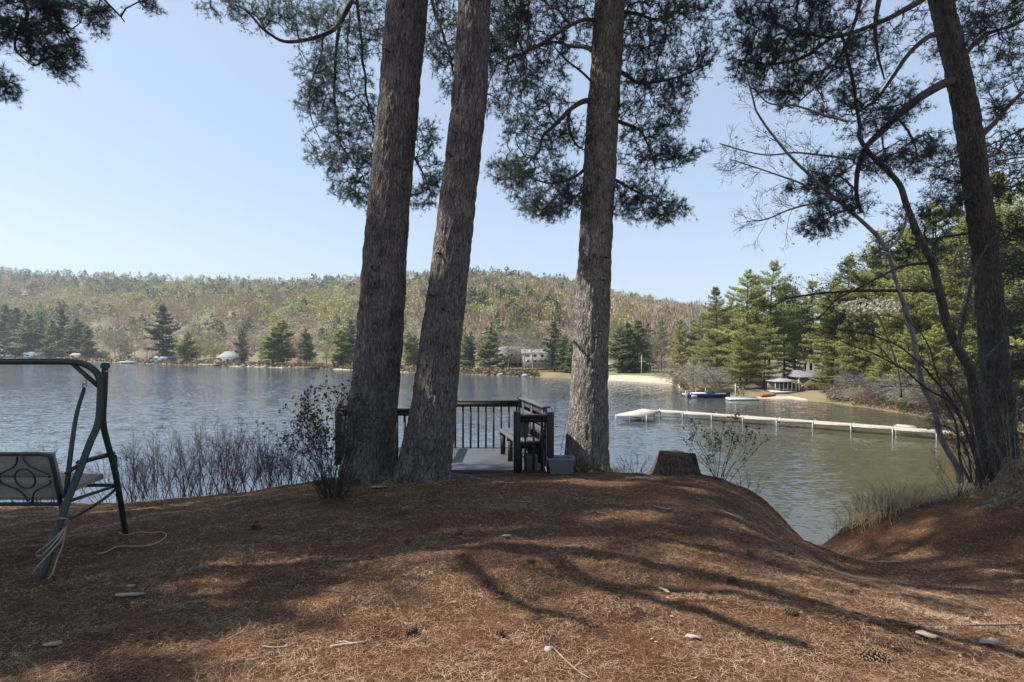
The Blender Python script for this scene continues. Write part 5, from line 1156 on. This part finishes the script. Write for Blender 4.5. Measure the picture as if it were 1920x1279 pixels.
# ropes
def rope(name, label, pts, r_=.006, ext=None):
    s = smooth_line(pts, 70); root = tag(MB().tube(s-s[0], r_, 6).build(name, M['rope'], None, True, ), label, 'rope'); root.location = [float(q) for q in s[0]]
    return root
rope('rope', 'pale rope tied round the front leg of the swing, trailing to its foot', [P(u, v, d) for u, v, d in ((103, 976, 4.42), (112, 972, 4.36), (127, 974, 4.38), (126, 985, 4.44), (112, 1000, 4.30), (85, 1025, 4.26), (70, 1035, 4.25), (68, 1042, 4.27), (80, 1040, 4.2), (104, 1015, 4.24), (120, 992, 4.3), (116, 1010, 4.27), (95, 1035, 4.18), (72, 1060, 4.13), (63, 1072, 4.12))])
g_ = lambda u, v: G(u, v)+np.array([0, 0, .012])
rope('rope', 'loose end of rope hanging beside the front swing leg', [P(122, 992, 4.34), P(118, 1020, 4.3), P(108, 1045, 4.25), P(98, 1075, 4.15), g_(90, 1088)], .0055)
rope('rope', 'pale rope lying on the ground round the rear swing leg', [g_(u, v) for u, v in ((222, 1000), (232, 1006), (248, 1003), (262, 1000), (280, 1002), (300, 1000), (311, 1004), (308, 1012), (295, 1020), (270, 1027), (240, 1027), (218, 1028), (203, 1036), (190, 1040), (182, 1040))])

# ------------------------------------------------------------------ shrubs on the bank
def shrub(name, label, u, v, d, top_v, spread, nst, seed, npts, leaf=None, mat='twig', group=None, rt=.0018, nleaf=0, leafsize=.03, x_lean=0, depth=.25, kp=.7):
    r = np.random.default_rng(seed); b0 = P(u, v, d); b0[2] = min(b0[2], gz(b0[0], b0[1])+.02); H = P(u, top_v, d)[2]-b0[2]
    root = thing(name, label, 'shrub', b0, group=group); mb = MB(); nodes = []; pts = []
    for k in range(nst):
        t = (k+.5)/nst*2-1; a = t*spread+r.normal()*.06; dy = r.normal()*depth*.5; h = H*r.uniform(.72, 1.02)*(1-.25*abs(t)); o = np.array([t*.06+r.normal()*.03, r.normal()*.04, -.05])
        s = smooth_line([o, o+np.array([a*h*.35, dy*.4, h*.38]), o+np.array([a*h*.75+x_lean*.3+r.normal()*.03, dy*.8, h*.7]), o+np.array([a*h+x_lean, dy, h])], 14)
        mb.tube(s, np.linspace(.0062, .0018, 14)*(H/1.2)**.5, 5); nodes.append(s[4:]); m_ = npts//nst; pts.append((s[3:], max(4, m_//5), .34*H/1.2))
    mb.build('stems', M[mat], root, True); 
    (A, B, ra, rb), tip = sprout(pts, 0, 0, seed, lev=2, ang=.75, up=.16, flat=.8, r0=.0024, curve=.4); t2 = MB(); t2.segs(A, B, ra, rb)
    e = tip+np.array([0, 0, .02]); t2.build('twigs', M[mat], root)
    if leaf:
        k = r.choice(len(tip), min(nleaf, len(tip)), replace=False); V, T = leaves(np.vstack([tip[k], e[k], tip[k]+r.normal(size=(len(k), 3))*.015]), leafsize); mesh_np('leaves', V, [T], M[leaf], root)
    return root
tops = [(60, 840), (105, 830), (250, 822), (285, 812), (315, 806), (345, 815), (375, 800), (402, 786), (425, 796), (450, 790), (475, 800), (500, 792), (525, 806), (550, 815), (575, 828), (220, 850)]
for k, (u_, tv) in enumerate(tops):
    d_ = 9.75+.35*math.sin(k*2.1); u0 = u_
    name_l = f'bare grey bush on the left bank, {side_txt(k if k < 2 else (len(tops)-1 if False else k))} of the row counted from the swing' if k > 1 and k < 15 else None
    lbs = {0: 'bare twiggy bush behind the swing seat', 1: 'thin bush with a few buds between swing seat and front leg', 15: 'low bare bush just right of the rear swing leg'}
    shrub('bare_shrub', lbs.get(k) or f'bare grey bush on the left bank, {side_txt(k-2)} along the row right of the swing', u0, 955, d_, tv-14, .42, 13, 500+k, 620, group='bare bushes along the left bank', leaf='bud' if k < 2 else None, nleaf=40, leafsize=.03)
shrub('leafing_shrub', 'tall budding bush left of the left big trunk', 624, 944, 7.0, 692, .34, 15, 601, 700, leaf='bud', nleaf=420, leafsize=.045, mat='twig', rt=.002, depth=.3, x_lean=-.06)
shrub('leafing_shrub', 'low twiggy bush at the foot of the tall budding bush', 628, 944, 6.95, 862, .7, 30, 602, 900, leaf='bud', nleaf=300, leafsize=.02, depth=.3)
shrub('leafing_shrub', 'spreading budding branches leaning left beside the tall budding bush', 618, 942, 7.1, 765, .62, 12, 603, 360, leaf='bud', nleaf=260, leafsize=.04, x_lean=-.4)
shrub('leafing_shrub', 'budding bush right of the dark stump at the bank edge', 1348, 903, 9.0, 772, .75, 13, 604, 330, leaf='bud', nleaf=500, leafsize=.038, depth=.25)
shrub('bare_shrub', 'sparse bare twigs between the third trunk and the dark stump', 1190, 900, 10.0, 835, .8, 12, 605, 260)
shrub('bare_shrub', 'thin bare sapling twigs rising behind the planter', 1038, 905, 10.6, 700, .12, 3, 606, 60, leaf='bud', nleaf=40, leafsize=.03)
shrub('bare_shrub', 'low bare twigs on the bank edge below the budding bush', 1400, 935, 8.9, 870, .6, 8, 607, 120)
shrub('bare_shrub', 'dark twiggy bush at the foot of the leaning trunks', 1800, 935, 8.6, 830, .6, 12, 608, 360, mat='limb')
shrub('bare_shrub', 'tall tangle of bare twigs between the leaning trunks and the right pine', 1850, 925, 9.6, 600, .5, 12, 611, 700)
shrub('bare_shrub', 'tangle of pale twigs at the lower right edge beside the pale stump', 1900, 905, 9.3, 700, .5, 10, 612, 420, mat='twig_pale')
shrub('bare_shrub', 'reddish brown twigs in front of the dry grass', 1625, 985, 8.6, 905, .7, 12, 609, 260, mat='limb')

# dry grass tuft on the right bank
def grass_clump(name, label, u, v, d, n, h, spread, seed, mat='drygrass', group=None, width=.005, rad=.35):
    r = np.random.default_rng(seed); b = P(u, v, d); b[2] = gz(b[0], b[1]); A = b+np.stack([r.normal(size=n)*rad, r.normal(size=n)*rad*.5, np.zeros(n)], 1); A[:, 2] = ground_z(A[:, 0], A[:, 1])-.01
    a = r.normal(size=(n, 2))*spread; hh = h*r.uniform(.4, 1.1, n); m1 = A+np.stack([a[:, 0]*hh*.4, a[:, 1]*hh*.4, hh*.6], 1); e = A+np.stack([a[:, 0]*hh*1.0, a[:, 1]*hh, hh*(1-.25*np.abs(a).sum(1))], 1)
    s = nrm(r.normal(size=(n, 3))*np.array([1, 1, .1]))*width*.5; V = np.stack([A-s, A+s, m1+s*.8, m1-s*.8, e], 1).reshape(-1, 3)-b; i = np.arange(n)[:, None]*5
    o = mesh_np(name, V, [np.hstack([i, i+1, i+2, i+3]), np.hstack([i+3, i+2, i+4])], M[mat]); o.location = [float(q) for q in b]; return tag(o, label, 'grass clump', group)
gg = 'dry grass clumps on the right bank'
grass_clump('dry_grass_clump', 'tall pale dry grass leaning over the right bank edge', 1660, 955, 8.7, 190, .62, .7, 1, group=gg, width=.009, rad=.28)
grass_clump('dry_grass_clump', 'pale dry grass clump furthest up the right bank edge', 1705, 945, 8.7, 170, .5, .7, 2, group=gg, width=.009, rad=.26)
grass_clump('dry_grass_clump', 'short tan grass at the lower end of the right bank edge', 1612, 985, 8.5, 220, .3, .8, 3, group=gg, width=.008, rad=.22)
grass_clump('dry_grass_clump', 'thin tan grass under the leaning trunks', 1765, 930, 8.8, 300, .35, .6, 4, group=gg, rad=.3)
grass_clump('green_sprouts', 'green sprouts and needles at the foot of the third trunk', 1120, 897, 9.5, 500, .22, .8, 5, mat='moss', width=.006, rad=.3)
grass_clump('green_sprouts', 'mossy sprouts at the foot of the middle trunk', 790, 912, 8.15, 260, .09, .8, 6, mat='moss', width=.006, rad=.22)
grass_clump('green_sprouts', 'olive sprouts between the left trunk and the budding bush', 690, 915, 8.2, 320, .10, .8, 7, mat='moss', width=.006, rad=.35)

# ------------------------------------------------------------------ litter
r = np.random.default_rng(17)
def scatter(n, u0, u1, v0, v1):
    u = r.uniform(u0, u1, n); v = r.uniform(v0, v1, n); d = np.full(n, 3.0)
    for _ in range(12): d = .5*d+.5*np.clip((EYE-ground_z((u-CU)/F*d, d, False))*F/(v-HOR), 1, 12)
    x = (u-CU)/F*d; y = d; return np.stack([x, y, ground_z(x, y)], 1)
n = 170000; y = 1.6+r.uniform(0, 1, n)**1.6*7.2; x = r.uniform(-1.05, 1.05, n)*(y+.8); z = ground_z(x, y)+.006
a = r.uniform(0, 6.283, n)+.0; ln = r.uniform(.03, .08, n); tl = r.normal(size=n)*.14; dv = np.stack([np.cos(a)*ln, np.sin(a)*ln, tl*ln], 1); p = np.stack([x, y, z], 1); bend = r.normal(size=(n, 1))*.07
sd = np.stack([-np.sin(a), np.cos(a), 0*a], 1); w = (.00024+.00016*y)[:, None]; mid_ = p+dv*.5+sd*ln[:, None]*bend+np.array([0, 0, .003])
V = np.stack([p-sd*w*.5, p+sd*w*.5, mid_+sd*w*.5, mid_-sd*w*.5, p+dv], 1).reshape(-1, 3); i = np.arange(n)[:, None]*5
tag(mesh_np('pine_needle_litter', V, [np.hstack([i, i+1, i+2, i+3]), np.hstack([i+3, i+2, i+4])], M['needle_litter']), 'fallen pine needles carpeting the ground', 'needle litter', kind='stuff')
n = 900; y = 1.8+r.uniform(0, 1, n)**1.3*7; x = r.uniform(-1, 1, n)*(y+.5); p = np.stack([x, y, ground_z(x, y)+.008], 1); V, T = leaves(p, .028); V = V.reshape(-1, 4, 3); V[..., 2] = (V[..., 2]-p[:, None, 2])*.3+p[:, None, 2]+.003
tag(mesh_np('leaf_litter', V.reshape(-1, 3), [T], M['dry_leaf']), 'small dry leaf bits and bark flakes scattered over the needles', 'leaf litter', kind='stuff')

def pine_cone(label, u, v, L_=.11, rz=0.0, seed=0):
    q = np.random.default_rng(seed); c = G(u, v)+np.array([0, 0, .02]); root = thing('pine_cone', label, 'pine cone', c, rz, 'pine cones on the ground'); cm = MB(); sc = MB()
    cm.tube(np.stack([np.linspace(-L_/2, L_/2, 8), np.zeros(8), np.zeros(8)], 1), np.array([.3, .6, .8, .9, .8, .6, .4, .15])*.1*L_, 8)
    nn_ = 62
    for k in range(nn_):
        t = k/nn_; a = k*2.4; R_ = .2*L_*math.sin(math.pi*(.12+.8*t))*1.15; x_ = -L_/2+L_*t; dr_ = np.array([.35, math.cos(a), math.sin(a)]); dr_ /= np.linalg.norm(dr_); tn_ = np.array([0, -math.sin(a), math.cos(a)])
        b = np.array([x_, 0, 0])+dr_*.006; e = np.array([x_, 0, 0])+dr_*(.008+R_); th = np.array([.004, 0, 0])
        sc.add([b-tn_*.003, b+tn_*.003, e+tn_*.0075+th*.3, e-tn_*.0075+th*.3, e+dr_*.003-th*.2, b-tn_*.003+th, b+tn_*.003+th, e+tn_*.0075+th, e-tn_*.0075+th], [[0, 1, 2, 3], [8, 7, 6, 5], [0, 5, 6, 1], [1, 6, 7, 2], [3, 8, 5, 0]], [[3, 2, 4], [8, 4, 7]])
    cm.build('core', M['limb'], root, True); sc.build('scales', M['cone'], root)
for k, (u_, v_, Lc, rz, lb) in enumerate([(1634, 1236, .13, -.25, 'large open pine cone in the sun at the lower right'), (769, 1189, .07, .6, 'grey pine cone in the sun left of centre, near the pale stick'), (936, 1193, .05, 1.2, 'small pale pine cone at bottom centre'),
    (993, 1056, .06, .2, 'dark pine cone in the shade at mid ground centre'), (1369, 1092, .07, .1, 'pine cone on the slope of the mound'), (1482, 1152, .08, -.3, 'brown pine cone in the streaked light right of centre'), (1590, 1112, .07, .4, 'pine cone at the edge of the gully'), (1408, 1042, .08, 1.5, 'pale upright pine cone near the mound edge'),
    (480, 992, .10, .0, 'dark pine cone in shade right of the rear swing leg'), (762, 1020, .07, .9, 'dark pine cone in shade below the left trunk'), (1860, 1190, .07, .4, 'pine cone at the far lower right')]): pine_cone(lb, u_, v_, Lc, rz, k)
def stick(label, pts, r_=.006, mat='stick', side=None):
    w = [G(u, v)+np.array([0, 0, r_*.8+.004]) for u, v in pts]; s = smooth_line(w, 14); root = thing('fallen_twig', label, 'twig', s[0], group='twigs on the ground')
    MB().tube(s-s[0], np.linspace(r_, r_*.55, 14), 6).build('stem', M[mat], root, True)
    if side: e = G(*side)+np.array([0, 0, .012]); m_ = s[7]; MB().tube([m_-s[0], (m_+e)/2-s[0]+np.array([0, 0, .01]), e-s[0]], [r_*.6, r_*.4, r_*.25], 5).build('side_shoot', M[mat], root, True)
stick('pale stout stick lying in the sun at the shade edge', [(620, 1216), (645, 1212), (670, 1209), (689, 1206)], .008, 'chip', (630, 1209))
stick('thin grey twig in shade just left of the pale stick', [(492, 1215), (515, 1217), (536, 1215)], .006)
stick('thin forked twig at bottom centre in the sun', [(1035, 1215), (1060, 1240), (1085, 1262), (1105, 1274)], .004, 'stick', (1110, 1232))
stick('curved thin twig in the shade near the lower left centre', [(425, 1202), (450, 1188), (465, 1175), (468, 1162)], .004)
stick('pale twig on the mound below the stump', [(1225, 950), (1240, 954), (1256, 956)], .008, 'chip')
stick('long pale twig across the mound right of the stump', [(1360, 962), (1378, 970), (1392, 976)], .007, 'chip')
stick('slim twig near the crest below the planter', [(962, 941), (978, 942), (995, 942)], .007)
stick('dark straight twig low on the right slope', [(1690, 1118), (1740, 1124), (1800, 1122)], .007, 'limb')
stick('thin dark twig crossing the lower right', [(1660, 1165), (1740, 1175), (1830, 1176), (1915, 1174)], .008, 'limb')
stick('short dark twig in mid shade left of centre', [(600, 1108), (640, 1112), (670, 1118)], .005, 'limb')
def chip(label, u, v, w, h, rz, seed):
    c = G(u, v)+np.array([0, 0, .012]); q = np.random.default_rng(seed); n = 14; a = np.linspace(0, 2*math.pi, n, endpoint=False); R_ = q.uniform(.7, 1.1, n); V = np.stack([np.cos(a)*w/2*R_, np.sin(a)*h/2*R_, q.normal(size=n)*.004], 1)
    V2 = V+[0, 0, .008]; T = [[k, (k+1) % n, 2*n] for k in range(n)]; T = [[t[1], t[0], t[2]] for t in T]+[[n+k, n+(k+1) % n, 2*n+1] for k in range(n)]; Q = [[k, (k+1) % n, n+(k+1) % n, n+k] for k in range(n)]
    o = MB().add(np.vstack([V, V2, [[0, 0, -.003], [0, 0, .012]]]), Q, T).build('bark_flake', M['chip']); o.location = [float(t) for t in c]; o.rotation_euler = (0, 0, rz); tag(o, label, 'bark flake', 'bark flakes on the ground')
for k, t in enumerate([('long pale bark flake in the left shade below the swing', 243, 1119, .20, .045, .15), ('pale curled bark flake at the lower left', 97, 1213, .09, .04, .3), ('small flake right of the long pale flake', 245, 1103, .06, .02, .1), ('white dry leaf bits at bottom centre', 1028, 1222, .07, .04, 1.0), ('white flake on the sunlit ground right of bottom centre', 1300, 1199, .10, .025, -.2),
    ('pale flake at the centre of the mound', 1245, 1110, .11, .02, -.9), ('grey stone-like flake in the right shade', 1740, 1195, .12, .06, -.6), ('pale grey flake near the right edge', 1855, 1208, .13, .06, .2), ('pale flake near the crest left of the deck', 950, 1008, .10, .03, 0), ('pale debris by the foot of the left trunk', 712, 915, .22, .10, .2)]): chip(*t, 40+k)

# ------------------------------------------------------------------ thin air between here and the far hill
hz = MB().box((-100, 480, 30), (2700, 1300, 340)).build('haze', None)
mh, nt, bs = newmat('haze_air'); nt.nodes.remove(bs); pv = nd(nt, 'ShaderNodeVolumePrincipled'); pv.inputs['Density'].default_value = .00022; pv.inputs['Color'].default_value = (.82, .90, 1, 1); pv.inputs['Anisotropy'].default_value = .2
nt.links.new(pv.outputs[0], nt.nodes['Material Output'].inputs['Volume']); hz.data.materials.append(mh); tag(hz, kind='stuff')
